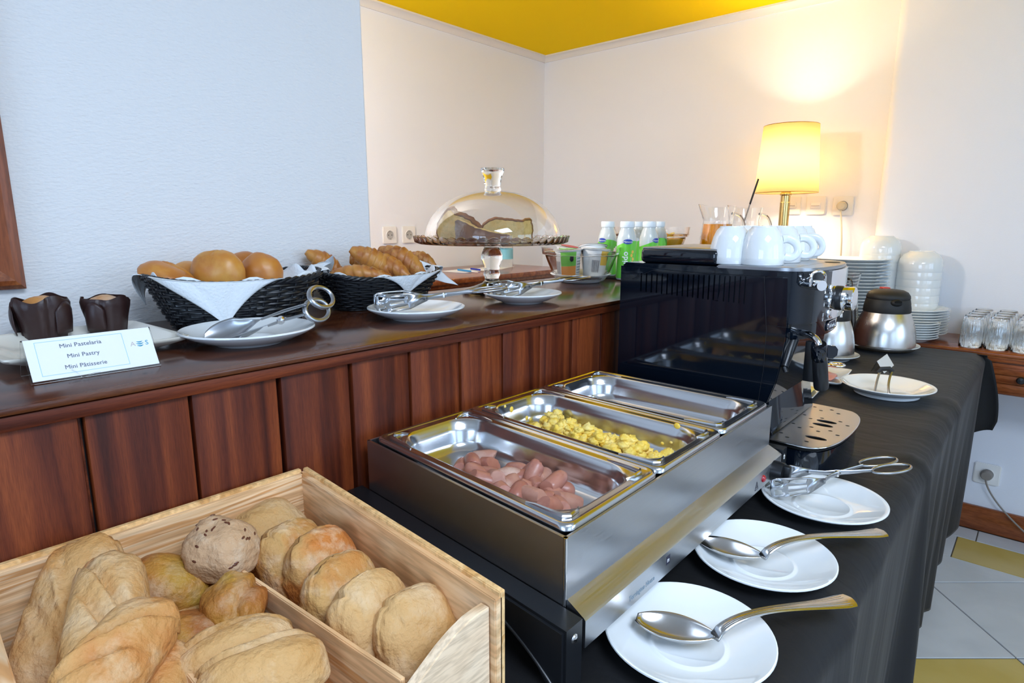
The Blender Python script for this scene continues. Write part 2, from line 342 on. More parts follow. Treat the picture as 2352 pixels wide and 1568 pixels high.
def thing(name, label, cat, loc=(0, 0, 0), rz=0, group=None, rot=None):
    o = bpy.data.objects.new(name, None); COL.objects.link(o); o.empty_display_size = .02
    o.location = loc; o.rotation_euler = rot if rot else (0, 0, rz)
    return tag(o, label, cat, group)
def dup(root, loc, rz=None, label=None, group=None, rot=None):
    kids = {}
    for o in list(COL.objects):
        if o.parent: kids.setdefault(o.parent.name, []).append(o)
    def cp(o, par):
        c = o.copy(); COL.objects.link(c)
        if par is not None: c.parent = par
        for ch in kids.get(o.name, []): cp(ch, c)
        return c
    r = cp(root, None); r.location = loc
    if rz is not None: r.rotation_euler = (0, 0, rz)
    if rot is not None: r.rotation_euler = rot
    if label: r['label'] = label
    if group: r['group'] = group
    return r
def struct(o): o['kind'] = 'structure'; return o
def stuff(o): o['kind'] = 'stuff'; return o
T = Matrix.Translation
def Rz(a): return Matrix.Rotation(a, 4, 'Z')
def Rx(a): return Matrix.Rotation(a, 4, 'X')
def Ry(a): return Matrix.Rotation(a, 4, 'Y')
def frame(o, x, y):
    """matrix whose local X, Y, Z are x, y, x cross y, at origin o"""
    x = V(x).normalized(); y = V(y); y = (y-x*y.dot(x)).normalized(); z = x.cross(y)
    return Matrix(((x.x, y.x, z.x, o[0]), (x.y, y.y, z.y, o[1]), (x.z, y.z, z.z, o[2]), (0, 0, 0, 1)))
def text(mb, s, size, M, align='CENTER', depth=.0001, fn=None, xs=1.0, bold=0):
    c = bpy.data.curves.new('lettering', 'FONT'); c.body = s; c.size = size; c.align_x = align; c.align_y = 'CENTER'; c.extrude = depth; c.resolution_u = 2; c.offset = bold
    o = bpy.data.objects.new('lettering', c); COL.objects.link(o)
    me = bpy.data.meshes.new_from_object(o.evaluated_get(bpy.context.evaluated_depsgraph_get()))
    vs = [V((v.co.x*xs, v.co.y, v.co.z)) for v in me.vertices]
    if fn: vs = [V(fn(p)) for p in vs]
    mb.add(vs, [tuple(p.vertices) for p in me.polygons], M)
    bpy.data.objects.remove(o); bpy.data.curves.remove(c); bpy.data.meshes.remove(me)
def rrect(hx, hy, r, seg=6):
    pts = []
    for cx, cy, a in ((hx-r, hy-r, 0), (-hx+r, hy-r, PI/2), (-hx+r, -hy+r, PI), (hx-r, -hy+r, 1.5*PI)):
        for k in range(seg+1): t = a+PI/2*k/seg; pts.append((cx+r*math.cos(t), cy+r*math.sin(t)))
    return pts
def loft(mb, loops, M=None, cap0=True, cap1=True):
    """loops: lists of 3-D points of equal length, closed sections"""
    n = len(loops[0]); vs = [p for l in loops for p in l]; fs = []
    for i in range(len(loops)-1):
        for k in range(n): fs.append((i*n+k, i*n+(k+1) % n, (i+1)*n+(k+1) % n, (i+1)*n+k))
    if cap0: fs.append(tuple(range(n-1, -1, -1)))
    if cap1: fs.append(tuple((len(loops)-1)*n+k for k in range(n)))
    return mb.add(vs, fs, M)

# ================================================================== ROOM
XL, YB, XF, YR, HC = -2.329, 2.93, 2.30, -2.50, 2.077
PIER_Y = 2.79
struct(MB().bounds((XL-.1, 1.28, HC), (XF+.1, YB+.1, HC+.08)).obj('ceiling', 'ceiling_yellow', smooth=False))
struct(MB().bounds((XL-.1, YR-.1, HC), (XF+.1, 1.28, HC+.08)).obj('ceiling_front', 'moulding_white', smooth=False))
struct(MB().bounds((XL-.1, YR-.1, 0), (XL, YB+.1, HC)).obj('wall_back', 'wallpaper_fine', smooth=False))
# right wall: recessed stretch behind the lamp, then a pier with a rounded corner
poly = [(XL, YB), (XL, YB+.12), (XF+.1, YB+.12), (XF+.1, PIER_Y)]
px_ = -.545; rr_ = .035
for k in range(9):
    a = -PI/2-PI/2*k/8; poly.append((px_+rr_+rr_*math.cos(a), PIER_Y+rr_+rr_*math.sin(a)))
poly.append((px_, YB))
struct(MB().prism(poly[::-1], 0, HC).obj('wall_right', 'wallpaper_fine', angle=50))
# partition wall at the left, ending above the counter
pw = MB(); pw.bounds((-1.18, YR, 0), (-1.06, .765, HC), bev=.004, seg=2)
struct(pw.obj('wall_left', 'wallpaper', smooth=False))
def wall_with_holes(name, axis, at0, at1, lo, hi, holes, z0, z1):
    m = MB(); cur = lo
    def bb(a, b, za, zb):
        if axis == 'x': m.bounds((at0, a, za), (at1, b, zb))
        else: m.bounds((a, at0, za), (b, at1, zb))
    for a, b in holes: bb(cur, a, 0, HC); bb(a, b, 0, z0); bb(a, b, z1, HC); cur = b
    bb(cur, hi, 0, HC); return struct(m.obj(name, 'wallpaper_fine', smooth=False))
wall_with_holes('wall_front', 'x', XF, XF+.1, YR, YB, [(-1.3, .2), (.6, 2.1)], .88, 1.96)
wall_with_holes('wall_rear', 'y', YR-.1, YR, XL, XF, [(-.35, 1.25)], .88, 1.96)
def window(name, axis, at, a, b):
    m = MB()
    def bar(p, q, z0, z1, t=.02):
        if axis == 'x': m.bounds((at-t, p, z0), (at+t, q, z1))
        else: m.bounds((p, at-t, z0), (q, at+t, z1))
    bar(a, b, .88, .93); bar(a, b, 1.91, 1.96); bar(a, a+.05, .93, 1.91); bar(b-.05, b, .93, 1.91)
    mid = (a+b)/2; bar(mid-.035, mid+.035, .93, 1.91)
    return struct(m.obj(name, 'plastic_white', smooth=False))
window('window_1', 'x', XF-.005, -1.3, .2); window('window_2', 'x', XF-.005, .6, 2.1); window('window_3', 'y', YR+.005, -.35, 1.25)
# crown moulding: cove profile
def cove(name, p0, p1, inward):
    m = MB(); d = V(inward)
    prof = [(0, 0), (0, -.032), (.006, -.032), (.008, -.024), (.016, -.014), (.024, -.009), (.03, -.008), (.03, 0)]
    for i, p in enumerate((p0, p1)):
        for a, z in prof: m.v.append(tuple(V(p)+d*a+V((0, 0, z))))
    n = len(prof); m.f += [(k, (k+1) % n, n+(k+1) % n, n+k) for k in range(n)] + [tuple(range(n)), tuple(range(2*n-1, n-1, -1))]
    return struct(m.obj(name, 'moulding_white', angle=30, weld=True))
cove('trim_1', (XL, -1.2, HC), (XL, YB-.0, HC), (1, 0, 0)); cove('trim_2', (XL, YB, HC), (px_, YB, HC), (0, -1, 0)); cove('trim_3', (px_, PIER_Y, HC), (XF, PIER_Y, HC), (0, -1, 0))
bb = MB(); bb.bounds((-.5, PIER_Y-.016, 0), (XF, PIER_Y-.0005, .094), bev=.003)
struct(bb.obj('baseboard_right', 'cherry_wood'))
# floor: slab with separate tiles, two border rows along the wall, then diagonal tiles
fl = struct(MB().bounds((XL-.1, YR-.1, -.08), (XF+.1, YB+.1, -.004)).obj('floor', 'grout', smooth=False))
def clip(poly, n, d):
    out = []
    for i in range(len(poly)):
        p, q = poly[i], poly[(i+1) % len(poly)]; a = p[0]*n[0]+p[1]*n[1]-d; b = q[0]*n[0]+q[1]*n[1]-d
        if a <= 0: out.append(p)
        if (a < 0 < b) or (b < 0 < a): t = a/(a-b); out.append((p[0]+(q[0]-p[0])*t, p[1]+(q[1]-p[1])*t))
    return out
def tile(poly, m):
    if len(poly) < 3: return
    A = abs(sum(poly[i][0]*poly[(i+1) % len(poly)][1]-poly[(i+1) % len(poly)][0]*poly[i][1] for i in range(len(poly))))/2
    if A < 4e-4: return
    MB().prism(poly, -.0039, random.uniform(-.0004, .0004), bev=.0012).obj('tile', m, fl, smooth=False)
g = .0018
for row, (ya, yb) in enumerate(((2.672, 2.772), (2.482, 2.672))):
    x = -.655 if row else -.62
    while x < 1.6:
        xe = x+.27 if row == 0 else x+.52
        tile([(x+g, ya+g), (xe-g, ya+g), (xe-g, yb-g), (x+g, yb-g)], 'tile_white' if row == 0 or x < -.2 else 'tile_yellow'); x = xe
u_ = V((.7507, .6607)); n_ = V((-.6607, .7507)); m_ = V((.743, .669))
S = .352
for i in range(-7, 6):
    for j in range(-6, 8):
        n0 = 1.445+i*S; m0 = 1.005+j*S
        c = [(n0+g, m0+g), (n0+g, m0+S-g), (n0+S-g, m0+S-g), (n0+S-g, m0+g)]
        pts = [(u_.x*mm+n_.x*nn, u_.y*mm+n_.y*nn) for nn, mm in c]
        p = clip(clip(clip(clip(pts, (0, 1), 2.480), (-1, 0), .655), (1, 0), 1.9), (0, -1), 1.2)
        tile(p, 'tile_yellow' if (i % 3 == 2 and j % 2 == 0) else 'tile_white')
# unseen fittings added for the alcove light and the overhead fill
def fill_light_frame(loc, s, label):
    t = thing('fill_light_frame', label, 'lamp', loc)
    MB().box((0, 0, -.012), (s, s, .022), .004).obj('frame', 'plastic_white', t)
    return t
gp = thing('added_pendant', 'small unseen pendant added to light the alcove behind the partition', 'lamp', (-1.62, .48, HC))  # hidden pendant, hung low so the added light reaches the ceiling
MB().tube([(0, 0, 0), (0, 0, -.30)], .003, 8).obj('cable', 'plastic_white', gp); MB().lathe([(0, -.0), (.04, 0), (.04, -.02), (0, -.022)][::-1], 24).obj('rose', 'plastic_white', gp)
MB().ball((0, 0, -.347), (.035, .035, .045), 20, 12).obj('bulb', 'bulb', gp)
fill_light_frame((.75, .10, HC), .86, 'large square white frame added for the unseen overhead fill light')  # frame put in as a fitting for the added overhead fill

# ------------------------------------------------------------------ bar counter with mahogany planks
ct = thing('bar_counter', 'raised brown bar counter with mahogany plank front and dark laminate top', 'counter', (-.86, 1.2, 0))
cx0, cx1 = -1.06, -.648
MB().bounds((cx0+.001, -.75, .9885), (cx1, YB-.002, CZ), bev=.0012).obj('counter_top', 'counter_laminate', ct, True)
MB().bounds((-1.055, -.75, .972), (-.665, YB-.002, .9885)).obj('core', 'plastic_black_matt', ct, True, smooth=False)
MB().bounds((-.664, -.75, .9735), (-.652, YB-.002, .9868), bev=.001).obj('front_rail', 'mahogany_rail', ct, True)
MB().bounds((-1.055, -.75, .0), (-1.04, YB-.002, .972)).obj('back_board', 'mahogany_rail', ct, True, smooth=False)
MB().bounds((-.69, -.75, 0), (-.672, YB-.002, .9735)).obj('backing', 'plastic_black_matt', ct, True, smooth=False)
y = .143-9*.0975; k = 0
while y < 2.8:
    gap = random.uniform(.0025, .0055)
    MB().bounds((-.672, y+gap, .05), (-.658-random.uniform(0, .0008), min(y+.0968, 2.895), .9730), bev=.0022).obj('plank', 'mahogany_panel', ct, True, angle=30)
    if k % 2: MB().bounds((-.672, y-.001, .05), (-.6665, y+gap*.6, .972)).obj('joint_strip', 'mahogany_rail', ct, True, smooth=False)
    y += .0972; k += 1
# small dark chip on the front edge
# ------------------------------------------------------------------ buffet table under black cloth
TX0, TX1, TY0, TY1 = -.651, -.13, -.75, 2.40
tb = thing('buffet_table', 'long buffet table of reddish wood hidden under the black cloth, one foot showing', 'table', (-.39, .8, 0))
MB().bounds((TX0, TY0, TZ-.03), (TX1-.012, TY1-.012, TZ-.004)).obj('table_top', 'cherry_wood', tb, True, smooth=False)
for (x, yy) in ((TX0+.04, TY0+.05), (TX1-.05, TY0+.05), (TX0+.04, TY1-.14), (TX1-.05, 2.245)):
    MB().lathe([(0, 0), (.016, 0), (.019, .01), (.021, .08), (.026, .5), (.028, TZ-.03)], 16, T((x, yy, 0))).obj('leg', 'cherry_upright', tb, True)
random.seed(11)
# tablecloth: top sheet, round over the edge, hanging folds
folds = [(random.uniform(-.7, 2.3), random.uniform(.02, .055), random.uniform(.25, 1)) for _ in range(34)]
def fold(s, d):
    a = 0
    for c, wd, am in folds: a += am*math.exp(-((s-c-.06*d*math.sin(c*9))/wd)**2)
    return a
def cloth_long(u, v):
    s = TY0+(TY1-TY0)*u
    top = .50; R = .030
    L = 1.12 if True else 0
    t = v*(top+L)                      # arc length from the wall side
    if t < top:
        x = TX0+.001+t*((TX1-R*.6)-TX0)/top; z = TZ
        e = max(0, (t-(top-.075))/.075)
        z += .0040*e*e*fold(s, 0)*(1-.2*e)
        return (x, s, z-.0*e)
    t -= top; arc = R*PI/2
    if t < arc:
        a = t/R; return (TX1-R*.6+R*math.sin(a)+.0045*fold(s, 0)*math.sin(a), s, TZ-R+R*math.cos(a)+.0032*fold(s, 0)*math.cos(a))
    d = t-arc; x = TX1-R*.6+R
    hang = .535+.03*math.sin(s*2.3)+.02*math.sin(s*7); dd = d/(L-arc)*hang
    k = dd/hang
    x += .0045*fold(s, 0)+k*(.022*fold(s, dd)+.010*math.sin(s*31+1.3)-.022)
    return (x, s, TZ-R-dd)
cm = MB(); cm.grid(cloth_long, 330, 90)
cl = cm.obj('tablecloth', 'cloth_black', solid=.0012)
tag(cl, 'black tablecloth hanging in folds over the long buffet table', 'tablecloth')
def cloth_end(u, v):
    # end drape at the desk side, its corner swinging out to the right
    s = u; x = TX0+.2+(TX1+.012-TX0-.2)*s
    fl_ = max(0, (s-.62)/.38); f = fl_*fl_*(3-2*fl_)
    d = v*(.33-.085*f)
    xo = f*(.010+.042*math.sin(min(1, v*1.15)*PI/2)*(1 if v < .87 else 1-(v-.87)*1.6))
    yo = .006*math.sin(s*22)*v+f*.02*v
    R = .015
    if d < R: return (x+xo*.3, TY1-R+R*math.sin(d/R*PI/2)+yo, TZ-R+R*math.cos(d/R*PI/2)-.0005)
    return (x+xo, TY1+yo, TZ-d-.001)
e = MB().grid(cloth_end, 50, 40).obj('end_drape', 'cloth_black', cl, solid=.0012)

# ------------------------------------------------------------------ desk along the right wall
DY0 = 2.47
dk = thing('console_desk', 'reddish wooden console desk with a drawer, along the right wall', 'desk', (.1, 2.63, 0))
MB().bounds((-.64, DY0+.008, TZ-.022), (1.0, PIER_Y-.001, TZ), bev=.002).obj('desk_top', 'cherry_wood', dk, True)
m = MB(); m.tube([(-.64, DY0+.010, TZ-.009), (1.0, DY0+.010, TZ-.009)], .009, 12); m.bounds((-.64, DY0+.012, TZ-.034), (1.0, DY0+.022, TZ-.018), bev=.002)
m.obj('edge_moulding', 'cherry_wood', dk, True)
MB().bounds((-.63, DY0+.028, TZ-.142), (.99, PIER_Y-.01, TZ-.022)).obj('drawer_case', 'cherry_wood', dk, True, smooth=False)
m = MB(); m.bounds((-.135, DY0+.018, TZ-.040), (.25, DY0+.03, TZ-.138), bev=.002)
dr = m.obj('drawer', 'cherry_wood', dk, True)
for zc in (TZ-.062, TZ-.089, TZ-.117): MB().bounds((-.130, DY0+.013, zc-.0125), (.245, DY0+.0185, zc+.0125), bev=.003).obj('moulded_band', 'cherry_wood', dr, True)
MB().lathe([(0, 0), (.006, 0), (.006, .008), (.011, .012), (.012, .016), (.009, .02), (0, .021)], 20, T((-.026, DY0+.013, TZ-.083)) @ Rx(PI/2)).obj('knob', 'plastic_black', dr, True)
for (x, yy) in ((-.61, DY0+.05), (.96, DY0+.05), (-.61, 2.74), (.96, 2.74)):
    MB().bounds((x-.022, yy-.022, 0), (x+.022, yy+.022, TZ-.14), bev=.003).obj('leg', 'cherry_upright', dk, True)

# ------------------------------------------------------------------ sideboard in the alcove
sb = thing('sideboard', 'orange-brown wooden sideboard in the alcove against the back wall', 'sideboard', (-2.05, 1.7, 0))
SZ = .926
MB().bounds((-2.300, .8, SZ-.022), (-1.80, 2.50, SZ), bev=.003).obj('top', 'cherry_wood', sb, True)
MB().bounds((-2.29, .85, SZ-.04), (-1.825, 2.475, SZ-.022), bev=.002).obj('edge_band', 'cherry_wood', sb, True)
MB().bounds((-2.28, .9, .08), (-1.85, 2.45, SZ-.04)).obj('body', 'cherry_upright', sb, True, smooth=False)
for k in range(3):
    d = MB().bounds((-1.852, .92+k*.515, .12), (-1.842, 1.41+k*.515, SZ-.07), bev=.003).obj('door', 'cherry_upright', sb, True)
    MB().ball((-1.835, 1.38+k*.515, .6), (.008, .01, .01), 12, 8).obj('knob', 'brass', d, True)
for x in (-2.25, -1.88):
    for yy in (.93, 2.42): MB().bounds((x-.02, yy-.02, 0), (x+.02, yy+.02, .08)).obj('foot', 'cherry_upright', sb, True, smooth=False)

# ------------------------------------------------------------------ picture frame at the left edge
pf = thing('picture_frame', 'reddish wooden picture frame hanging on the left partition wall', 'picture frame', (-1.06, 0, 1.3))
fo = [(-.28, CAM_Z-.089), (.186, CAM_Z-.089), (.186, 1.72), (-.28, 1.72)]
prof = [(0, .0), (0, .012), (.006, .019), (.012, .020), (.035, .010), (.042, .008), (.042, 0)]
def fr_pt(i, off, h):
    yv, zv = fo[i]; sy = 1 if i in (0, 3) else -1; sz_ = 1 if i in (0, 1) else -1
    return (-1.0595+h, yv+sy*off, zv+sz_*off)
for i in range(4):
    m = MB(); a = [fr_pt(i, p, h) for p, h in prof]; b = [fr_pt((i+1) % 4, p, h) for p, h in prof]
    loft(m, [a, b]); m.obj('frame_side', 'cherry_upright' if i % 2 else 'cherry_wood', pf, True, angle=30, weld=True)
MB().bounds((-1.059, -.245, 1.10), (-1.056, .15, 1.68)).obj('picture', 'paper_white', pf, True, smooth=False)

# ------------------------------------------------------------------ sockets and switches
def socket(loc, rz, label, group=None, empty=True, kind='socket'):
    t = thing('wall_socket' if kind == 'socket' else 'light_switch', label, kind, loc, rz, group)
    # local: Y out of the wall toward -Y
    MB().prism(rrect(.040, .040, .008, 4), 0, .009, Rx(PI/2), bev=.003).obj('cover_plate', 'plastic_white', t)
    if kind == 'socket':
        MB().lathe([(.0195, .010), (.0215, .0115), (.0225, .009)], 28, Rx(PI/2)).obj('ring', 'plastic_white', t)
        MB().lathe([(.0, .0092), (.0195, .0095), (.0198, .0115)], 28, Rx(PI/2)).obj('well', 'plastic_white_dark', t)
        for sx in (-.0095, .0095): MB().lathe([(0, .0102), (.0025, .0102)], 10, T((sx, 0, 0)) @ Rx(PI/2)).obj('pin_hole', 'slot_black', t)
        for sz in (-.017, .017): MB().box((0, -.0115, sz), (.005, .003, .004)).obj('earth_contact', 'steel_satin', t)
    else:
        MB().box((0, -.011, 0), (.040, .006, .026), .0015).obj('rocker', 'plastic_white', t)
        MB().box((0, -.0142, -.001), (.034, .0015, .003), .0004).obj('rocker_line', 'plastic_white_dark', t)
    return t
socket((XL+.0, 1.780, 1.091), PI/2, 'white wall socket on the back wall, left of the two beside the partition')
socket((XL+.0, 1.893, 1.091), PI/2, 'white wall socket on the back wall, nearest the cake dome')
for px, lab in ((1819, 'white light switch partly behind the brass lamp stem'), (1875, 'white light switch on the right wall between lamp and plugged socket')):
    p = PY(px, 472, YB); socket(p, 0, lab, kind='switch')
p = PY(1937, 473, YB); socket(p, 0, 'white wall socket on the right wall holding the lamp plug')
plug = thing('lamp_cord', 'cream lamp cord with round plug hanging down the right wall', 'cord', (p.x, p.y, p.z))
MB().lathe([(0, .012), (.018, .012), (.018, .034), (.014, .040), (0, .041)], 24, Rx(PI/2)).obj('plug', 'cord_cream', plug)
pts = []
for k in range(26):
    t = k/25; pts.append((-.002+.018*t*t+.012*math.sin(t*3), -.030-.014*math.sin(t*PI)*1.0, -.010-.208*t))
MB().tube(pts, .0032, 8).obj('cable', 'cord_cream', plug)
p = PY(2267, 1087, PIER_Y)
socket((p.x, p.y, p.z), 0, 'white wall socket under the desk with a grey plug in it')
c2 = thing('desk_cord', 'grey cord and plug running from the low socket under the desk', 'cord', (p.x, p.y, p.z))
MB().lathe([(0, .012), (.018, .012), (.018, .03), (.015, .036), (0, .037)], 24, Rx(PI/2)).obj('plug', 'cord_grey', c2)
q = PY(2352, 1216, PIER_Y-.03)-V(p); pts = []
for k in range(30):
    t = k/29; pts.append((q.x*1.35*t**1.5, -.034+.002*t, -.012+(q.z+.0)*(1.22*t-.05*t*t)))
MB().tube(pts, .003, 8).obj('cable', 'cord_grey', c2)

# ================================================================== PORCELAIN
def plate_prof(R, h, rim=.0035, foot=.45, flat=.5, well=0):
    """closed section of a saucer/plate: radius R, height h"""
    p = [(0, .0035)]
    if well: p += [(well*R*.90, .0032), (well*R, .0062), (well*R*1.05, .0064), (well*R*1.12, .0050)]
    p += [(flat*R, .0052), (flat*R*1.12, .0062), (.78*R, h*.55), (.93*R, h*.90), (.985*R, h), (R, h-.0006), (R+.0002, h-.0020), (.985*R, h-rim), (.9*R, h*.72-rim*.5),
          (.7*R, h*.30), (foot*R*1.12, .0035), (foot*R*1.04, .0008), (foot*R, 0), (foot*R*.93, .0005), (foot*R*.9, .0018), (0, .0018)]
    return p
def plate(name, label, loc, R, h, cat='plate', m='porcelain', group=None, well=0, foot=.5, seg=64):
    o = MB().lathe(plate_prof(R, h, foot=foot, well=well), seg).obj(name, m, angle=50)
    o.location = loc; return tag(o, label, cat, group)
# saucers on the bar counter
SH = .021
s1 = plate('saucer', 'white saucer holding scissor tongs below the bun basket', PZ(574, 786, CZ), .083, SH, well=.38)
s2 = plate('saucer', 'white saucer with slotted tongs in front of the croissant basket', PZ(957, 731, CZ), .079, SH, well=.38)
s3 = plate('saucer', 'white saucer with slotted tongs at the foot of the cake stand', PZ(1200, 694, CZ), .077, SH, well=.38)
s4 = plate('saucer', 'thick white saucer under the glass bowl of yogurt cups', PZ(1333, 647, CZ), .080, .024, foot=.62)
# saucers on the table
s5 = plate('saucer', 'white saucer with slotted pastry tongs, farthest of the three beside the warmer', PZ(1887, 1167, TZ), .0835, .020, well=.42)
s6 = plate('saucer', 'white saucer with a serving spoon, middle of the three beside the warmer', PZ(1750, 1299, TZ), .081, .020, well=.42)
s7 = plate('saucer', 'white saucer with a serving spoon, nearest to the camera at the bottom', PZ(1578, 1486, TZ), .081, .020, well=.42)
s8 = plate('plate', 'white side plate holding small looped tongs, beyond the coffee machine', PZ(2035, 906, TZ), .100, .028, foot=.62)
s9 = plate('saucer', 'white saucer under the large steel thermos jug', PZ(2024, 802, TZ), .106, .022, foot=.62)
s10 = plate('saucer', 'white saucer under the steel thermos half hidden by the coffee machine', PZ(1905, 824, TZ), .080, .020, foot=.62)

# square plate with two muffins
def square_plate(name, label, loc, rz, hx, hy, h, m='porcelain', inner=.62, cat='plate'):
    t = MB(); L = []
    for k, zz in ((inner*.96, 0), (inner, 0), (.97, h-.005), (1.0, h-.002), (1.0, h), (.985, h+.0002), (.96, h-.002), (inner+.03, .006), (inner*.95, .004), (0.02, .004)):
        L.append([(x, y_, zz) for x, y_ in rrect(hx*k, hy*k, min(hx, hy)*k*.10, 5)])
    loft(t, L); o = t.obj(name, m, angle=50, weld=True); o.location = loc; o.rotation_euler = (0, 0, rz); return tag(o, label, cat)
sq = square_plate('square_plate', 'square cream-white plate carrying two dark-wrapped muffins', (-.874, .198, CZ+.0003), math.radians(2), .094, .092, .018, 'porcelain_cream')
def muffin(loc, rz, label, seed, s=1.0):
    t = thing('muffin', label, 'muffin', loc, rz); random.seed(seed)
    ph = [random.uniform(0, 6) for _ in range(6)]
    s *= .93
    def rag(r, z, a, i):
        top = max(0, (z-.045)/.02)
        return (r*(1+.02*math.sin(5*a+ph[0])*(.3+top)+.018*math.sin(9*a+ph[1]))-.0012*(math.sin(4*a+ph[4]) > .93)*(1+2*top), z+top*(.005*math.sin(3*a+ph[2])+.003*math.sin(5*a+ph[3])))
    # wrapper: pleated cup with ragged pointed lip, double walled
    pr = [(.0225, 0), (.0235, .005), (.0270, .026), (.0310, .042), (.0318, .049), (.0295, .0545), (.0288, .054), (.0308, .0485), (.0298, .041), (.0258, .024), (.0215, .003), (0, .003)]
    MB().lathe([(0, 0)]+[(r*s, z*s*1.08) for r, z in pr], 72, fn=rag).obj('paper_wrapper', 'muffin_paper', t, angle=35)
    MB().ball((0, 0, .0440*s), (.0262*s, .0262*s, .0175*s), 28, 14, fn=lambda p: p*(1+.10*noise.noise(p*2.2+V((seed, 0, 0)))+.04*noise.noise(p*6))).obj('crumb_top', 'muffin_crumb', t)
    for a in (ph[4], ph[4]+2.6):        # torn flap of paper standing off
        def fl_(u, v, a=a):
            th = a+(u-.5)*.9; r = .0305*s+.004*math.sin(v*PI)*math.cos((u-.5)*3)+.002*v
            return (r*math.cos(th), r*math.sin(th), (.012+.043*v*(1-1.2*abs(u-.5)**2))*s)
        MB().grid(fl_, 8, 8).obj('paper_flap', 'muffin_paper', t, solid=.0006)
    return t
muffin(PZ(108, 784, CZ+.0045), .6, 'muffin in dark brown paper, the wider one nearer the left edge of the picture', 3, 1.03)
muffin(PZ(251, 770, CZ+.0045), 2.4, 'muffin in dark brown paper, on the right half of the square plate', 8, .96)

# tent sign
tx = thing('sign_holder', 'clear holder with a white card reading Mini Pastelaria, Mini Pastry, Mini Pâtisserie', 'sign', (-.728, .177, CZ))
A = PZ(72, 884, CZ+.0005); B = PZ(370, 838, CZ+.0005); ex = (B-A).normalized(); W_ = (B-A).length
nn = V((ex.y, -ex.x, 0)); back = -nn
tilt = math.radians(33); upv = V((0, 0, math.cos(tilt)))+back*math.sin(tilt)
H_ = .047
FM = frame(A, ex, upv)
def lp(a): return FM @ V(a)
m = MB(); m.box((W_/2, H_/2, 0), (W_, H_, .0012), M=FM); m.obj('clear_front', 'acrylic', tx, True, smooth=False)
topc = FM @ V((0, H_, 0)); FB = frame(topc, ex, V((0, 0, -math.cos(tilt)))+back*math.sin(tilt))
MB().box((W_/2, H_/2, 0), (W_, H_, .0012), M=FB).obj('clear_back', 'acrylic', tx, True, smooth=False)
MB().box((W_/2, H_/2+.0006, .0013), (W_-.003, H_-.0022, .0006), M=FM).obj('card', 'paper_white', tx, True, smooth=False)
m = MB(); fw = W_*.66; x0 = W_*.085; y0 = .006; y1 = H_-.0045
for a, b in (((x0, y0), (x0+fw, y0+.0004)), ((x0, y1), (x0+fw, y1+.0004)), ((x0, y0), (x0+.0004, y1)), ((x0+fw, y0), (x0+fw+.0004, y1+.0004))): m.bounds((a[0], a[1], .0016), (b[0], b[1], .0018), M=FM)
stuff(m.obj('blue_border', 'paper_blue_line', tx, True, smooth=False))
m = MB()
for i, s_ in enumerate(('Mini Pastelaria', 'Mini Pastry', 'Mini Pâtisserie')): text(m, s_, .0063, FM @ T((x0+fw/2, y1-.0065-.0118*i, .0018)), bold=0)
stuff(m.obj('printed_lines', 'paper_text', tx, True, smooth=False))
m = MB(); lx = W_*.875; ly = H_*.60
text(m, 'A', .0075, FM @ T((lx-.0068, ly, .0018))); stuff(m.obj('logo_letter', 'logo_gold', tx, True, smooth=False))
m = MB(); text(m, 'S', .0075, FM @ T((lx+.0068, ly, .0018)))
for k, (zz, hw) in enumerate(((.0026, .0030), (.0004, .0036), (-.0020, .0030))):   # three swooshes
    pts = [(lx-hw+2*hw*t/8, ly+zz-.0009*math.sin(PI*t/8), .0018) for t in range(9)]
    m.tube([tuple(p) for p in pts], [.0001+.0006*math.sin(PI*t/8) for t in range(9)], 6, M=FM)
stuff(m.obj('logo_swirl', 'logo_teal', tx, True, smooth=False))
m = MB(); m.tube([(W_*.36, -.001, .002), (W_*.33, .005, .003), (W_*.30, .009, .002)], .0004, 6, M=FM); m.tube([(W_*.36, -.001, .002), (W_*.42, .0008, .003), (W_*.50, .002, .003)], .0004, 6, M=FM)
stuff(m.obj('plastic_tie', 'acrylic', tx, True))

# ================================================================== BASKETS
def basket(label, loc, hx, hy, h, rz, seed, bx=.62, by=.72, lift=.010):
    t = thing('wicker_basket', label, 'basket', loc, rz); random.seed(seed); rows = 15; n = 132
    def sec(k, a, off=0):
        # rounded oblong section at height fraction k, ends swept up
        q = 3.2; c, s_ = math.cos(a), math.sin(a)
        r = (abs(c)**q+abs(s_)**q)**(-1/q)
        ex_ = hx*(bx+(1-bx)*k**.85); ey_ = hy*(by+(1-by)*k**.85)
        return V(((ex_+off)*c*r, (ey_+off)*s_*r, .004+(h-.004)*k+lift*k*(abs(s_*r)**3)*.9))
    st = 33
    m = MB()
    for row in range(rows):
        k = (row+.5)/rows; pts = []
        for i in range(n):
            a = 2*PI*i/n; ph = st*a/2*1.0+row*PI
            off = .0024*math.sin(ph); p = sec(k, a, off); p.z += .0006*math.sin(a*7+row); pts.append(p)
        m.tube(pts, [.0019*(1+.1*random.random())]*n, 6, closed=True)
    stuff(m.obj('woven_strands', 'wicker_black', t))
    m = MB()
    for i in range(st):
        a = 2*PI*(i+.5)/st; m.tube([sec(k/5, a) for k in range(6)], .0017, 6)
    stuff(m.obj('upright_stakes', 'wicker_stake', t))
    m = MB()
    for s_ in range(3):
        pts = []
        for i in range(150):
            a = 2*PI*i/150; w_ = 2*PI*s_/3+a*22; p = sec(1, a, .0022*math.cos(w_)); p.z += .0026*math.sin(w_)+.001; pts.append(p)
        m.tube(pts, .0026, 6, closed=True)
    m.obj('braided_rim', 'wicker_black', t)
    MB().prism([(sec(0, 2*PI*i/48, -.001).x, sec(0, 2*PI*i/48, -.001).y) for i in range(48)], .001, .004).obj('base', 'wicker_black', t)
    t['h'] = h; return t, sec
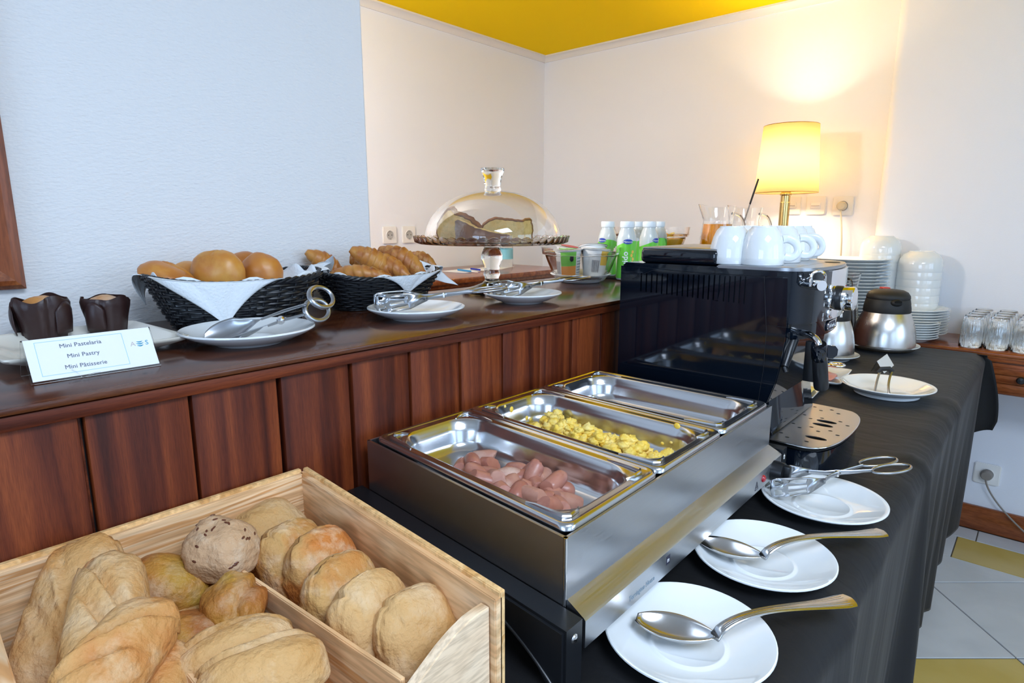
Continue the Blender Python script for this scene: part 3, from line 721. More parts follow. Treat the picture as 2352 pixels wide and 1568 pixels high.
def napkin(label, loc, rz, sec, h, flaps, seed):
    """paper liner inside the basket plus corners folded out over the rim"""
    t = thing('paper_napkin', label, 'napkin', loc, rz)
    def inner(u, v):
        a = 2*PI*u
        if v < .5: k = v/.5; p = sec(.25, a, -.012)*k; p.z = .013; return p
        k = (v-.5)/.5; p = sec(.25+.80*k, a, -.006); p.z += .006*math.sin(9*a+seed)*k*k; return p
    MB().grid(inner, 72, 16, cu=True).obj('liner', 'napkin_paper', t, solid=.0008)
    for fi, (a0, a1, length, drop, out, crook) in enumerate(flaps):
        def fl_(u, v):
            a = math.radians(a0+(a1-a0)*u); wdt = 1-v*.985
            am = math.radians(a0+(a1-a0)*(crook+(u-crook)*wdt))
            p = sec(1.02, am, .0052)
            lift_ = .007*math.sin(PI*min(1, v*3))if v < .34 else 0
            d = length*v; o_ = V((math.cos(math.radians((a0+a1)/2)), math.sin(math.radians((a0+a1)/2)), 0))
            zz = -drop*d/length
            ripple = .0030*math.sin(u*9+fi*2)*v*(1-v)*2
            # sits a little inside at v=0, passes over the rim, then hangs
            base = sec(1.0, am, -.006+.0165*min(1, v*5)); base.z = base.z+.006*math.sin(PI*min(1, v*5)/2)
            ko = 1 if v < .2 else 1-(v-.2)*.0
            tz = base.z+zz*max(0, v-.12)/.88
            # follow the sloping side while hanging
            kk = max(.0, 1-max(0, base.z-tz)/h)
            side = sec(min(1, kk), am, .0075+out*v+abs(ripple)); return (side.x if v > .2 else base.x, side.y if v > .2 else base.y, tz)
        MB().grid(fl_, 22, 22).obj('folded_corner', 'napkin_paper', t, solid=.0007)
    return t
B1 = (-.915, .415, CZ); b1, sec1 = basket('black wicker basket full of round golden buns', B1, .076, .119, .070, math.radians(-3), 1)
napkin('white paper napkin lining the bun basket, its corner hanging over the front', B1, math.radians(-3), sec1, .068, [(-82, 22, .08, .064, .001, .56), (205, 262, .06, .045, .016, .5), (50, 80, .04, .012, .01, .5)], 2)
B2 = (-.945, .690, CZ); b2, sec2 = basket('black wicker basket of croissants beside the partition end', B2, .075, .118, .056, math.radians(-2), 5)
napkin('white paper napkin lining the croissant basket, one corner standing up at the right', B2, math.radians(-2), sec2, .056, [(-30, 50, .06, .036, .001, .5), (60, 100, .05, .022, .018, .4), (215, 262, .06, .020, .012, .5)], 4)
# napkin corners that stand up between and beside the baskets
def sheet(label, fn, nu=18, nv=14, name='paper_napkin_corner', par=None):
    o = MB().grid(fn, nu, nv).obj(name, 'napkin_paper', par, par is not None, solid=.0007)
    return o
def bil(a, b, c, d, wob=.003, k=0):
    a, b, c, d = map(V, (a, b, c, d))
    def fn(u, v):
        p = a*(1-u)*(1-v)+b*u*(1-v)+c*u*v+d*(1-u)*v; q = noise.noise_vector(p*38+V((k, k, k)))
        return p+q*wob
    return fn
o = sheet('', bil(PY(598, 650, .50), PY(715, 632, .545), PY(768, 598, .60), PY(672, 618, .55), .004, 3)); tag(o, 'crumpled white napkin corner pointing up at the right end of the bun basket', 'napkin')
o = sheet('', bil(PY(735, 640, .615), PY(765, 622, .60), PY(768, 585, .58), PY(722, 612, .60), .003, 6)); tag(o, 'white napkin corner standing up at the left end of the croissant basket', 'napkin')
o = sheet('', bil(PY(925, 655, .74), PY(985, 632, .80), PY(965, 598, .80), PY(940, 612, .77), .003, 9)); tag(o, 'white napkin corner raised among the croissants on the right', 'napkin')
o = sheet('', bil(PY(965, 598, .80), PY(985, 640, .80), PY(1052, 655, .84), PY(1000, 612, .83), .0015, 12)); tag(o, 'white napkin tip hanging out over the right end of the croissant basket', 'napkin')

# ================================================================== BAKED GOODS
def bun(name, label, loc, r, rot, m='bun_crust', seed=0, crease=None, cat='bread', boxy=2.2, flat=.12, lump=.06, group=None):
    """superellipsoid loaf with noise, optional crease=(axis angle, depth, width)"""
    S_ = V((seed*3.1, seed*1.7, seed))
    def fn(p):
        d = (abs(p.x)**boxy+abs(p.y)**boxy+abs(p.z)**boxy)**(-1/boxy); q = p*d
        q = q*(1+lump*noise.noise(p*1.6+S_)+lump*.4*noise.noise(p*4+S_)+(.013*noise.noise(p*10+S_) if name != 'milk_bun' else 0))
        if q.z < -.45: q.z = -.45+(q.z+.45)*flat
        if crease:
            a, dep, wd = crease[:3]; off = crease[3] if len(crease) > 3 else 0
            c = p.x*math.cos(a)+p.y*math.sin(a)-off+.14*math.sin(3*(p.y*math.cos(a)-p.x*math.sin(a))+seed)
            if p.z > -.3: g_ = math.exp(-(c/wd)**2); q = q*(1-dep*g_*min(1, (p.z+.3)*1.5)); 
            if p.z > -.3: q = q*(1+dep*.45*math.exp(-((c-wd*1.9)/wd)**2))
        return q
    o = MB().ball((0, 0, 0), r, 44, 28, fn).obj(name, m, angle=180); o.location = loc; o.rotation_euler = rot
    return tag(o, label, cat, group)
R_ = math.radians
def at_d(u, v, dist): r = ray(u, v); return CAM+r*dist      # dist: metres along the optical axis
def yb(u, v, y_): return PY(u, v, y_)
bun('milk_bun', 'pale golden bun tipped on its side at the left end of the basket', yb(388, 642, .335), (.0400, .0270, .0210), (R_(10), R_(28), R_(60)), seed=1, crease=(1.5, .16, .10, .35))
bun('milk_bun', 'brown bun mostly hidden behind the big upright bun, on its left', yb(437, 636, .385), (.030, .024, .024), (0, 0, R_(40)), seed=2)
bun('milk_bun', 'large round golden bun standing upright in the middle of the basket', yb(501, 632, .405), (.0400, .0250, .0385), (R_(0), R_(0), R_(40)), seed=3, crease=(0, .06, .05, .1))
bun('milk_bun', 'darker brown bun behind the two upright buns', yb(562, 625, .470), (.034, .024, .034), (0, R_(0), R_(40)), seed=4)
bun('milk_bun', 'yellow upright bun at the right end of the basket', yb(600, 632, .470), (.0345, .0250, .0365), (0, R_(4), R_(40)), seed=5, boxy=2.0)
def croissant(label, a, b, r, bend, seed, rings=7, roll=0):
    a, b = V(a), V(b); d = b-a; t = thing('croissant', label, 'croissant', (0, 0, 0)); t.location = (a+b)/2
    side = d.cross(V((0, 0, 1))).normalized(); up_ = side.cross(d).normalized()
    n = 64; sg = 26; vs = []
    for i in range(n+1):
        k = i/n; c = a+d*k+(up_*math.cos(roll)+side*math.sin(roll))*bend*math.sin(PI*k)
        saw = (k*rings) % 1.0
        env = max(.12, math.sin(PI*(.06+.88*k)))**.75
        rr = r*env*(.86+.22*(1-saw)*(1 if .04 < k < .96 else .5))
        tn = d.normalized()
        for j in range(sg):
            th = 2*PI*j/sg; o_ = side*math.cos(th)+up_*math.sin(th)
            sk = .35*math.sin(th)/rings           # seams run askew
            saw2 = ((k+sk)*rings) % 1.0; hmp = min(1, saw2*7)
            rr = r*env*(.89+.17*hmp*(1-saw2)**.8)
            p = c+o_*rr*(1+.05*noise.noise(V((k*6, th, seed)))); vs.append(p-t.location)
    fs = [(i*sg+j, i*sg+(j+1) % sg, (i+1)*sg+(j+1) % sg, (i+1)*sg+j) for i in range(n) for j in range(sg)]
    fs += [tuple(range(sg-1, -1, -1)), tuple(n*sg+j for j in range(sg))]
    MB().add(vs, fs).obj('rolled_dough', 'croissant_crust', t, angle=60)
    return t
croissant('croissant with a dark pointed tip poking up at the far left of the basket', yb(703, 578, .60), yb(790, 640, .66), .0190, .004, 1, 6)
croissant('short croissant with a dark end, behind the two tall ones', yb(772, 578, .70), yb(835, 615, .74), .018, .003, 2, 6)
croissant('tall croissant leaning diagonally across the middle of the basket', yb(805, 572, .66), yb(905, 640, .72), .0225, .006, 3, 8)
croissant('flat croissant lying along the front rim of the basket', yb(752, 632, .60), yb(900, 640, .68), .0165, .006, 4, 7)
croissant('croissant leaning at the right with a smooth brown end', yb(870, 572, .73), yb(975, 632, .78), .0225, .006, 5, 7)
croissant('small croissant half hidden at the right end of the basket', yb(935, 588, .82), yb(1000, 612, .84), .0165, .004, 6, 6)
croissant('curved croissant in front of the tall one, under the napkin', yb(838, 592, .70), yb(940, 636, .73), .019, .006, 7, 7)
# ================================================================== TONGS
def tong_blade(flat_len, wd, slots=True):
    """flat slotted turner head in local XY, tip at +X"""
    pass
def slotted_tongs(label, loc, rz, L=.235, open_=.013, tilt=0, roll=0, blade_rise=.0):
    """scissor tongs: two slotted spade blades, pivot, two finger rings. +X = blades"""
    t = thing('serving_tongs', label, 'tongs', loc, rot=(roll, tilt, rz))
    for k, sgn in enumerate((1, -1)):
        m = MB(); cy = sgn*open_
        # blade stands on edge: plate in XZ plane, slightly turned; frame bars round three slots
        def P_(x, z, o=0): return V((x, cy+o+sgn*.010*math.sin(PI*min(1, max(0, (x-.02)/.09))), z))
        w0 = .0155
        out = [(.030, -.004), (.045, -.008), (.060, -w0*.85), (.105, -w0), (.112, -w0*.8), (.114, 0), (.112, w0*.8), (.105, w0), (.060, w0*.85), (.045, .008), (.030, .004)]
        holes = [[(x_, z_*.69) for x_, z_ in q] for q in [[(.062, -.015), (.088, -.018), (.090, -.010), (.064, -.007)], [(.062, -.003), (.090, -.0035), (.090, .0035), (.062, .003)], [(.062, .015), (.088, .018), (.090, .010), (.064, .007)],
                 [(.096, -.014), (.107, -.017), (.108, -.004), (.099, -.004)], [(.096, .014), (.107, .017), (.108, .004), (.099, .004)]]]
        b = bmesh.new(); ov = [b.verts.new((x, z, 0)) for x, z in out]; es = [b.edges.new((ov[i], ov[(i+1) % len(ov)])) for i in range(len(ov))]
        for h_ in holes:
            hv = [b.verts.new((x, z, 0)) for x, z in h_]; es += [b.edges.new((hv[i], hv[(i+1) % 4])) for i in range(4)]
        bmesh.ops.triangle_fill(b, edges=es, use_beauty=True)
        b.verts.index_update()
        vs = [P_(v.co.x, v.co.y+w0) for v in b.verts]; fs = [[v.index for v in f.verts] for f in b.faces]; b.free()
        m.add(vs, fs); bl = m.obj('slotted_blade', 'steel_satin', t, angle=30, solid=.0011)
        m = MB()
        pts = [P_(.034, w0), V((.015, sgn*.006, w0)), V((0, sgn*.0018, w0)), V((-.02, -sgn*.004, w0)), V((-.05, -sgn*.010, w0))]
        m.tube(pts, [.0036, .0034, .0042, .0030, .0026], 10, flat=(1, .3), up=(0, 0, 1))
        # finger ring
        ring = []
        for i in range(28):
            a = 2*PI*i/28; ring.append(V((-.078+.030*math.cos(a), -sgn*(.014+.0)+sgn*.0135*math.sin(a)-0, w0)))
        m.tube(ring, .0023, 10, closed=True, flat=(.9, .8), up=(0, 0, 1)); m.obj('handle', 'steel_satin', t, angle=50)
    MB().lathe([(0, .0155+.0040), (.003, .0155+.0036), (.0036, .0155+.002), (.0036, .0155-.0045), (0, .0155-.0045)], 16).obj('pivot', 'steel_polished', t)
    return t
def dirv(a, b): d = V(b)-V(a); return math.atan2(d.y, d.x)
# tongs on saucer 2: blades left, handles to the right
a = PZ(1130, 690, CZ+.02); b = PZ(890, 700, CZ+.02)
slotted_tongs('steel slotted tongs resting on the middle counter saucer, handles toward the cake stand', PZ(1020, 698, CZ+.020), dirv(a, b), tilt=R_(5), roll=R_(0))
a = PZ(1340, 662, CZ+.015); b = PZ(1145, 668, CZ+.02)
slotted_tongs('steel slotted tongs on the saucer at the foot of the cake stand', PZ(1243, 668, CZ+.020), dirv(a, b), tilt=R_(5))
a = PZ(2040, 1105, TZ+.03); b = PZ(1790, 1135, TZ+.02)
slotted_tongs('steel slotted pastry tongs lying on the far saucer beside the warmer', PZ(1922, 1108, TZ+.026), dirv(a, b), tilt=R_(6))
# large scissor tongs with spoon-shaped blades on saucer 1
ts = thing('scissor_tongs', 'large steel scissor tongs with rounded blades and big finger rings, left saucer', 'tongs', PZ(643, 738, CZ+.03))
pv = PY(645, 735, .385)
tipA = PY(468, 778, .315); tipB = PY(505, 782, .34)
r1 = PY(738, 682, .455); r2 = PY(728, 712, .44)
def bowl_blade(tip, base, wd, name, nrm, m_='steel_satin', dep=.006):
    tip, base = V(tip), V(base); d = base-tip; L_ = d.length; x = d.normalized(); s_ = x.cross(V(nrm)).normalized(); z = s_.cross(x)
    def fn(u, v):
        w_ = wd*math.sqrt(max(0, 1-abs(2*min(1, u*1.0)-.78)**2.0/1.5))*(1 if u < .55 else max(.12, 1-(u-.55)/.45*.9))
        if u < .39: w_ = wd*math.sqrt(max(0.0, 1-((.39-u)/.39)**2))
        q = (v-.5)*2; return tip+d*u+s_*(w_*q)+z*(-dep*(1-q*q)*math.sin(PI*min(1, u*1.15))**.7)
    return MB().grid(fn, 30, 12).obj(name, m_, ts, True, angle=60, solid=.0009)
side = (pv-V(tipA)).cross(V((0, 0, 1))).normalized()
bowl_blade(tipA, PY(600, 733, .375), .0165, 'blade', V((.75, -.2, .6)))
bowl_blade(tipB, PY(618, 745, .375), .0145, 'blade', V((.1, 0, 1)))
def lever(p0, p1, ringc, rx, ry, ang, name):
    m = MB(); m.tube([p0, (V(p0)+V(p1))/2+V((0, 0, .001)), p1], [.0042, .0055, .005], 10, flat=(1, .35), up=V(FWD)); ex_ = (V(ringc)-V(p1)).normalized(); nz = V((.75, -.55, .25)).normalized(); ey_ = nz.cross(ex_).normalized()
    ring = [V(ringc)+ex_*rx*math.cos(2*PI*i/32)+ey_*ry*math.sin(2*PI*i/32) for i in range(32)]
    m.tube(ring, [.0036+.0010*(.5-.5*math.cos(2*PI*i/32)) for i in range(32)], 8, closed=True, flat=(.3, .75), up=nz)
    m.obj(name, 'steel_satin', ts, True, angle=50)
lever(PY(600, 733, .375), PY(705, 698, .425), r1, .0215, .0165, 0, 'handle')
lever(PY(615, 748, .375), PY(698, 722, .418), r2, .0190, .0150, 0, 'handle')
MB().lathe([(0, -.005), (.0052, -.005), (.0052, .003), (.0035, .0055), (0, .006)], 20, frame(pv, (.5, .8, 0), (0, 0, 1))).obj('pivot', 'steel_polished', ts, True)

# ================================================================== CAKE STAND
CS = PZ(1130, 672, CZ)
st = thing('cake_stand', 'clear glass cake stand with scalloped edge and baluster stem', 'cake stand', CS)
MB().lathe([(0, 0), (.062, 0), (.066, .002), (.067, .005), (.060, .009), (.040, .015), (.022, .022), (.016, .028), (.0155, .034), (.019, .042), (.0165, .048), (.0185, .060), (.0235, .074), (.024, .084), (.020, .094), (.0165, .100), (.020, .104), (.030, .107), (0, .1075)], 48).obj('stem', 'glass_thick', st, angle=60)
def scal(r, z, a, i):
    k = (i in (3, 4, 5, 6)); return (r+(.0035*abs(math.cos(24*a)) if k else 0), z+(.0045*abs(math.cos(24*a)) if i in (4, 5) else 0))
MB().lathe([(0, .108), (.150, .108), (.158, .109), (.165, .113), (.168, .1215), (.165, .122), (.161, .116), (.155, .114), (0, .113)], 288, fn=scal).obj('scalloped_plate', 'glass', st, angle=60)
dm = thing('glass_dome', 'clear glass cake dome with a flared knob, covering the cake slices', 'dome', CS+V((.002, .002, .1145)))
R0, H0 = .149, .104; o_ = []; i_ = []
for k in range(21):
    a = k/20*PI/2; x = math.cos(a)**.92 if k < 20 else 0; z = math.sin(a)
    o_.append((max(R0*x, 0), .004+H0*z)); i_.append((max((R0-.0024)*x, 0), .004+(H0-.0024)*z))
pr = [(R0-.0024, 0), (R0, 0)]+o_+i_[::-1]+[(R0-.0024, 0)]
MB().lathe(pr, 72).obj('dome_shell', 'glass', dm, angle=70, weld=True)
MB().lathe([(0, H0+.003), (.018, H0+.003), (.0185, H0+.008), (.0165, H0+.011), (.0175, H0+.016), (.0215, H0+.036), (.0255, H0+.046), (.0255, H0+.050), (.0225, H0+.0505), (.0205, H0+.046), (0, H0+.0445)], 40).obj('knob', 'glass_thick', dm, angle=50)
def cake_slice(label, c, rz, outline, w_, seed, lean=0, front='crumb'):
    t = thing('cake_slice', label, 'cake', c, rot=(lean, 0, rz))
    # refine the outline and roughen it
    o = []
    for i in range(len(outline)):
        a, b = V((*outline[i], 0)), V((*outline[(i+1) % len(outline)], 0)); n = max(1, int((b-a).length/.0035))
        for k in range(n):
            q = a.lerp(b, k/n); r = noise.noise(V((q.x*130, q.y*130, seed)))*.0016*(q.y > .004); o.append((q.x+r, max(0, q.y+r)))
    def ext(pl, y0, y1, jit=0):
        m = MB(); m.prism(pl, y0, y1); m.v = [(x, -z, y_) for x, y_, z in m.v]; return m
    cx_ = sum(p[0] for p in o)/len(o); cz_ = sum(p[1] for p in o)/len(o)
    inn = [(cx_+(x-cx_)*.945, cz_+(z-cz_)*.90) for x, z in o]
    ext(o, -w_/2*.97, w_/2*.97).obj('crust', 'cake_crust', t, angle=60)
    m = ext(inn if front == 'crumb' else inn, -w_/2, w_/2*1.0)
    if front == 'crumb': m.obj('crumb', 'cake_crumb', t, angle=50)
    else:
        m = MB(); top_ = [p for p in o if p[1] > .006]
        n = len(top_); vs = [(x, y_, z+.0006) for y_ in (-w_/2*.9, -w_/4, w_/4, w_/2*.9) for x, z in top_]
        m.add(vs, [(r*n+i, r*n+i+1, (r+1)*n+i+1, (r+1)*n+i) for r in range(3) for i in range(n-1)]); m.obj('crumb', 'cake_crumb', t, solid=.0008)
    return t
cz = CZ+.1150
dirA = math.atan2(RT.y, RT.x)
O1 = [(-.050, 0), (-.056, .020), (-.052, .042), (-.040, .060), (-.028, .073), (-.020, .074), (-.014, .062), (.004, .058), (.022, .048), (.040, .030), (.052, .014), (.056, 0)]
O2 = [(-.056, 0), (-.056, .042), (-.050, .045), (-.034, .038), (-.010, .027), (.030, .017), (.058, .014), (.060, 0)]
O3 = [(-.056, 0), (-.058, .026), (-.054, .036), (-.040, .046), (-.026, .051), (0, .048), (.036, .044), (.042, .049), (.054, .047), (.057, .030), (.055, 0)]
cake_slice('tall slice of yellow cake leaning at the left under the dome', CS+RT*(-.064)+V((-.004, .006, .1150)), dirA-.12, O1, .040, 1, lean=R_(9))
cake_slice('low slice of yellow cake in the middle, its brown crust side to the front', CS+RT*(-.016)+V((.040, -.045, .1150)), dirA-.12, O2, .036, 2, lean=0, front='crust')
cake_slice('rectangular slice of yellow cake at the right under the dome', CS+RT*(.036)+V((-.012, .010, .1150)), dirA+.05, O3, .036, 3, lean=R_(6))
random.seed(5); m = MB()
for k in range(26):
    a = random.uniform(0, 6.28); r = random.uniform(.03, .13); m.ball((CS.x+r*math.cos(a), CS.y+r*math.sin(a), cz+.0012), (.0016, .0018, .0012), 6, 4)
tag(stuff(m.obj('cake_crumbs', 'cake_crumb')), 'scattered cake crumbs on the glass plate', 'crumbs')

# ================================================================== BUFFET WARMER
def CH(p):
    """body is very slightly out of square, as the photographed one stands"""
    s_, t_ = -p.x/.33, p.y/.52
    N_, W2, F_, G_ = V((-.298, .412, 0)), V((-.630, .443, 0)), V((-.299, .935, 0)), V((-.619, .937, 0))
    q = N_*(1-s_)*(1-t_)+W2*s_*(1-t_)+F_*(1-s_)*t_+G_*s_*t_; return V((q.x, q.y, p.z))
ch = thing('buffet_warmer', 'long stainless steel buffet warmer with black ends holding three food pans', 'food warmer', (-.46, .68, TZ))
def chobj(m, name, mt, par=None, **k): return m.warp(CH).obj(name, mt, par or ch, True, **k)
# steel body: four walls, open above
m = MB()
m.bounds((.0045, -.005, .806), (.0015, .525, .8735)); m.bounds((-.335, -.005, .806), (-.332, .525, .8735)); m.bounds((-.335, .522, .806), (.0045, .525, .8735))
chobj(m, 'body', 'steel_brushed', smooth=False)
chobj(MB().bounds((-.3351, -.0055, .806), (.0035, -.0020, .8735)), 'front_end_sheet', 'steel_brushed_x', smooth=False)
chobj(MB().tube([(.0030, -.0040, .806), (.0030, -.0040, .8735)], .0022, 12), 'corner_roll', 'steel_polished')
chobj(MB().bounds((-.334, -.003, .801), (.003, .524, .806)), 'heating_plate', 'steel_brushed', smooth=False)
# control skirt along the aisle side
m = MB(); pr = [(.0045, .8115), (.0240, .8025), (.0262, .8005), (.0262, .7735), (.0245, .7735), (.004, .795)]
vs = [(x, y_, z) for y_ in (-.0015, .5220) for x, z in pr]; n = len(pr)
m.add(vs, [(i, (i+1) % n, n+(i+1) % n, n+i) for i in range(n)]+[tuple(range(n)), tuple(range(2*n-1, n-1, -1))]); chobj(m, 'control_skirt', 'steel_brushed', weld=True, angle=30)
def end_piece(y0, y1):
    out = [(-.352, .806), (-.352, .742), (-.334, .742)]
    for k in range(1, 16):
        t = k/16; x = -.334+.338*t; out.append((x, .742+.040*math.sin(PI*t)**.45))
    out += [(.004, .742), (.0262, .742), (.0262, .806)]
    b = MB(); b.prism(out, 0, abs(y1-y0), bev=.003)
    b.v = [(x, y1-z, y_) for x, y_, z in b.v] if True else b.v
    return b
e1 = chobj(end_piece(-.033, -.0035), 'end_piece', 'plastic_black', angle=35, weld=True)
e2 = chobj(end_piece(.5235, .549), 'end_piece', 'plastic_black', angle=35, weld=True)
rib = MB(); pts = []
for k in range(22):
    t = k/21; pts.append((-.20+.2175*t, -.0335, .7945-.050*t**3.2))
rib.tube(pts, .0016, 8); chobj(rib, 'rib', 'plastic_black', e1)
for y_ in (-.018, .537): chobj(MB().lathe([(0, .0015), (.003, .0013), (.0045, 0)], 16, T((.0262, y_, .7925)) @ Ry(PI/2)), 'screw', 'steel_polished', e1 if y_ < 0 else e2)
kb = MB(); kb.lathe([(.0155, 0), (.0155, .008), (.0145, .016), (0, .0165)], 30, T((.0262, .487, .786)) @ Ry(PI/2)); chobj(kb, 'knob', 'plastic_black', angle=40)
chobj(MB().box((.0262+.020, .487, .786), (.012, .011, .026), .003), 'knob_grip', 'plastic_black')
chobj(MB().ball((.0265, .445, .787), (.004, .0055, .0055), 16, 10), 'indicator_lamp', 'indicator_red')
# prints on the skirt
m = MB(); text(m, 'Torrington House', .0085, T((.02635, .100, .783)) @ Matrix(((0, 0, 1, 0), (1, 0, 0, 0), (0, 1, 0, 0), (0, 0, 0, 1))), xs=.82)
stuff(chobj(m, 'maker_print', 'print_grey', smooth=False))
def onface(y_, z, w_, h_): return MB().bounds((.0262, y_-w_/2, z-h_/2), (.02645, y_+w_/2, z+h_/2))
sq_ = chobj(onface(.155, .790, .009, .010), 'maker_square', 'label_dark', smooth=False)
m = MB(); text(m, 'm', .008, T((.02655, .155, .790)) @ Matrix(((0, 0, 1, 0), (1, 0, 0, 0), (0, 1, 0, 0), (0, 0, 0, 1))), xs=.8); stuff(chobj(m, 'maker_letter', 'print_white', sq_, smooth=False))
m = MB()
for a, b in (((.414, .7785), (.426, .7785)), ((.426, .7785), (.420, .7905)), ((.420, .7905), (.414, .7785))): m.tube([(.0263, a[0], a[1]), (.0263, b[0], b[1])], .0004, 4)
for q in (.4175, .420, .4225): m.tube([(.0263, q, .7805), (.0263, q+.0006, .783), (.0263, q-.0003, .786)], .0003, 4)
stuff(chobj(m, 'hot_warning_sign', 'label_dark', smooth=False))
# the pans
def pan(i, label):
    t = thing('food_pan', label, 'pan', (-.46, .50+.17*i, .88)); y0 = .0015+.1733*i; cx_, cy_ = -.1625, y0+.0863; hx, hy = .1635, .0862
    L = []
    for ix, z, r in ((0, .8730, .012), (.0003, .8775, .013), (.002, .8796, .013), (.0045, .8797, .012), (.006, .8783, .012), (.0085, .8775, .014), (.0140, .8775, .034), (.0168, .8768, .038), (.019, .8740, .040), (.0205, .8690, .040), (.0222, .8660, .040), (.0240, .8610, .039), (.0262, .848, .036), (.029, .8405, .034), (.036, .8365, .030), (.048, .8355, .022)):
        L.append([(cx_+x, cy_+y_, z) for x, y_ in rrect(hx-ix, hy-ix, r, 8)])
    m = MB(); loft(m, L, cap0=False, cap1=True); o = m.warp(CH).obj('pan_body', 'steel_pan', t, True, angle=50, solid=0)
    m = MB()
    for sx in (-1, 1):
        for sy in (-1, 1):
            if i == 0 and sx > 0 and sy < 0: pass
            X = cx_+sx*(hx-.012); Y = cy_+sy*(hy-.012)
            pts = [(X-sx*.052, Y-sy*.000, .8775), (X-sx*.040, Y-sy*.001, .8786), (X-sx*.020, Y-sy*.0015, .8790), (X-sx*.006, Y-sy*.003, .8790), (X-sx*.002, Y-sy*.009, .8790), (X-sx*.003, Y-sy*.022, .8786), (X-sx*.007, Y-sy*.030, .8775)]
            MB_ = MB(); MB_.tube(pts, [.0012, .0022, .0026, .0028, .0028, .0022, .001], 8); MB_.warp(CH).obj('corner_bead', 'steel_pan', t, True)
    return t
p1 = pan(0, 'steel food pan nearest the camera, holding cut sausage pieces')
p2 = pan(1, 'steel food pan in the middle, holding scrambled eggs')
p3 = pan(2, 'empty steel food pan at the far end against the coffee machine')
# sausages
random.seed(21)
def sausage_mesh(L_, r, cut0, cut1, seed):
    m = MB(); m2 = MB()
    def fn(p):
        x = p.x; q = V((x, p.y, p.z)); rr_ = math.sqrt(max(0, 1-x*x)); k = (1-abs(x)**3.5)**.5 if abs(x) < 1 else 0
        if rr_ > 1e-6: q.y = p.y/rr_*k; q.z = p.z/rr_*k
        q.z += .10*(1-x*x)*L_/r*.15
        lim0 = -.62+cut0*q.z*.35; lim1 = .60+cut1*q.z*.35
        if q.x < lim0: q.x = lim0
        if cut1 and q.x > lim1: q.x = lim1
        return q*(1+.03*noise.noise(p*3+V((seed, 0, 0))))
    m.ball((0, 0, 0), (L_, r, r), 20, 18, fn); return m
base_s = []
for k in range(5):
    L_ = (.023, .019, .026, .021, .017)[k]; o = sausage_mesh(L_, .0102, (.9, -.8, .6, 1, -.5)[k], (0, 1, .7, -1, 0)[k], k).obj('sausage_piece', 'sausage' if k != 2 else 'sausage_cut', angle=45); base_s.append(o)
spots = [(1060, 1075), (1085, 1062), (1108, 1052), (1118, 1068), (1092, 1085), (1075, 1092), (1120, 1090), (1138, 1098), (1165, 1090), (1186, 1080), (1105, 1102), (1130, 1112), (1160, 1118), (1150, 1128), (1195, 1098), (1212, 1092), (1226, 1086), (1243, 1098), (1205, 1122), (1190, 1132), (1232, 1118), (1255, 1124), (1222, 1140), (1265, 1136), (1288, 1122), (1270, 1112), (1245, 1152), (1298, 1152), (1262, 1162), (1215, 1150), (1285, 1165)]
GS = 'cut sausage pieces in the front pan'
for k, (u, v) in enumerate(spots):
    lift = .0105+(.009 if k % 3 == 1 else 0)+random.uniform(0, .002)
    p = PZ(u, v, .8355+lift); rz = random.uniform(0, PI); rx = random.uniform(-.5, .5); ry = random.uniform(-.35, .35)
    if k in (15, 16): ry = -.9
    src = base_s[k % 5]; o = src if k < 5 else src.copy()
    if k >= 5: COL.objects.link(o)
    o.location = p; o.rotation_euler = (rx, ry, rz)
    col_ = ('far left', 'left', 'left-middle', 'middle', 'right-middle', 'right', 'far right')[min(6, int((u-1050)/36))]
    dv = v-(1062+(u-1060)*.36); row_ = 'back' if dv < -4 else ('front' if dv > 16 else 'centre')
    lab = 'brownish pink cut sausage piece, %s of the heap, %s row, in the front pan' % (col_, row_); g_ = GS
    if k == 27: lab = 'rounded end piece of sausage at the right end of the heap'; g_ = None
    if k == 16: lab = 'wedge of sausage standing upright in the middle of the heap'; g_ = None
    if k == 0: lab = 'sausage piece farthest left in the front pan'; g_ = None
    tag(o, lab, 'sausage')
    if g_: o['group'] = g_
    elif 'group' in o: del o['group']
pale = bun('sausage_piece', 'paler yellowish sausage piece in the back of the heap', PZ(1170, 1093, .850), (.020, .0105, .0105), (0, .1, .9), 'bun_crust', 4, lump=.03); pale.data.materials[0] = MATS['sausage_cut']
# scrambled eggs
random.seed(33); m = MB()
def eggs(c0, c1, n, wd, hgt):
    for k in range(n):
        t = random.random(); u = c0[0]+(c1[0]-c0[0])*t; v = c0[1]+(c1[1]-c0[1])*t
        p = PZ(u, v, .8455); dx = random.gauss(0, wd*.55); p.x += dx*.35; p.y += dx
        h_ = hgt*math.exp(-(dx/wd)**2)*(.55+.6*noise.noise(V((t*9, 1, 0)))**2+.5*math.sin(t*17)**2)
        z = .8375+random.random()*h_; s_ = random.uniform(.004, .0085); sd = k*1.7
        m.ball((p.x, p.y, z), (s_*1.15, s_, s_*.8), 16, 10, fn=lambda q, sd=sd: q*(1+.5*noise.noise(q*1.9+V((sd, sd, 0)))+.3*noise.noise(q*4.5+V((sd, 0, 0)))))
eggs((1240, 978), (1470, 1045), 420, .024, .027); eggs((1490, 1046), (1545, 1042), 40, .009, .010); eggs((1262, 962), (1300, 980), 24, .012, .028)
tag(stuff(m.obj('scrambled_eggs', 'egg', angle=180)), 'heap of yellow scrambled eggs in the middle pan', 'eggs')
m = MB()
for (u, v, s_) in ((1288, 925, 1.6), (1290, 915, .7), (1302, 938, .6), (1175, 940, 1.2), (1160, 933, .6), (1210, 960, 1), (1218, 963, .8)):
    pp = PX(u, v, -.575); m.ball((pp.x, pp.y, max(pp.z, .83)), (.0015, .0035*s_, .004*s_), 8, 6)
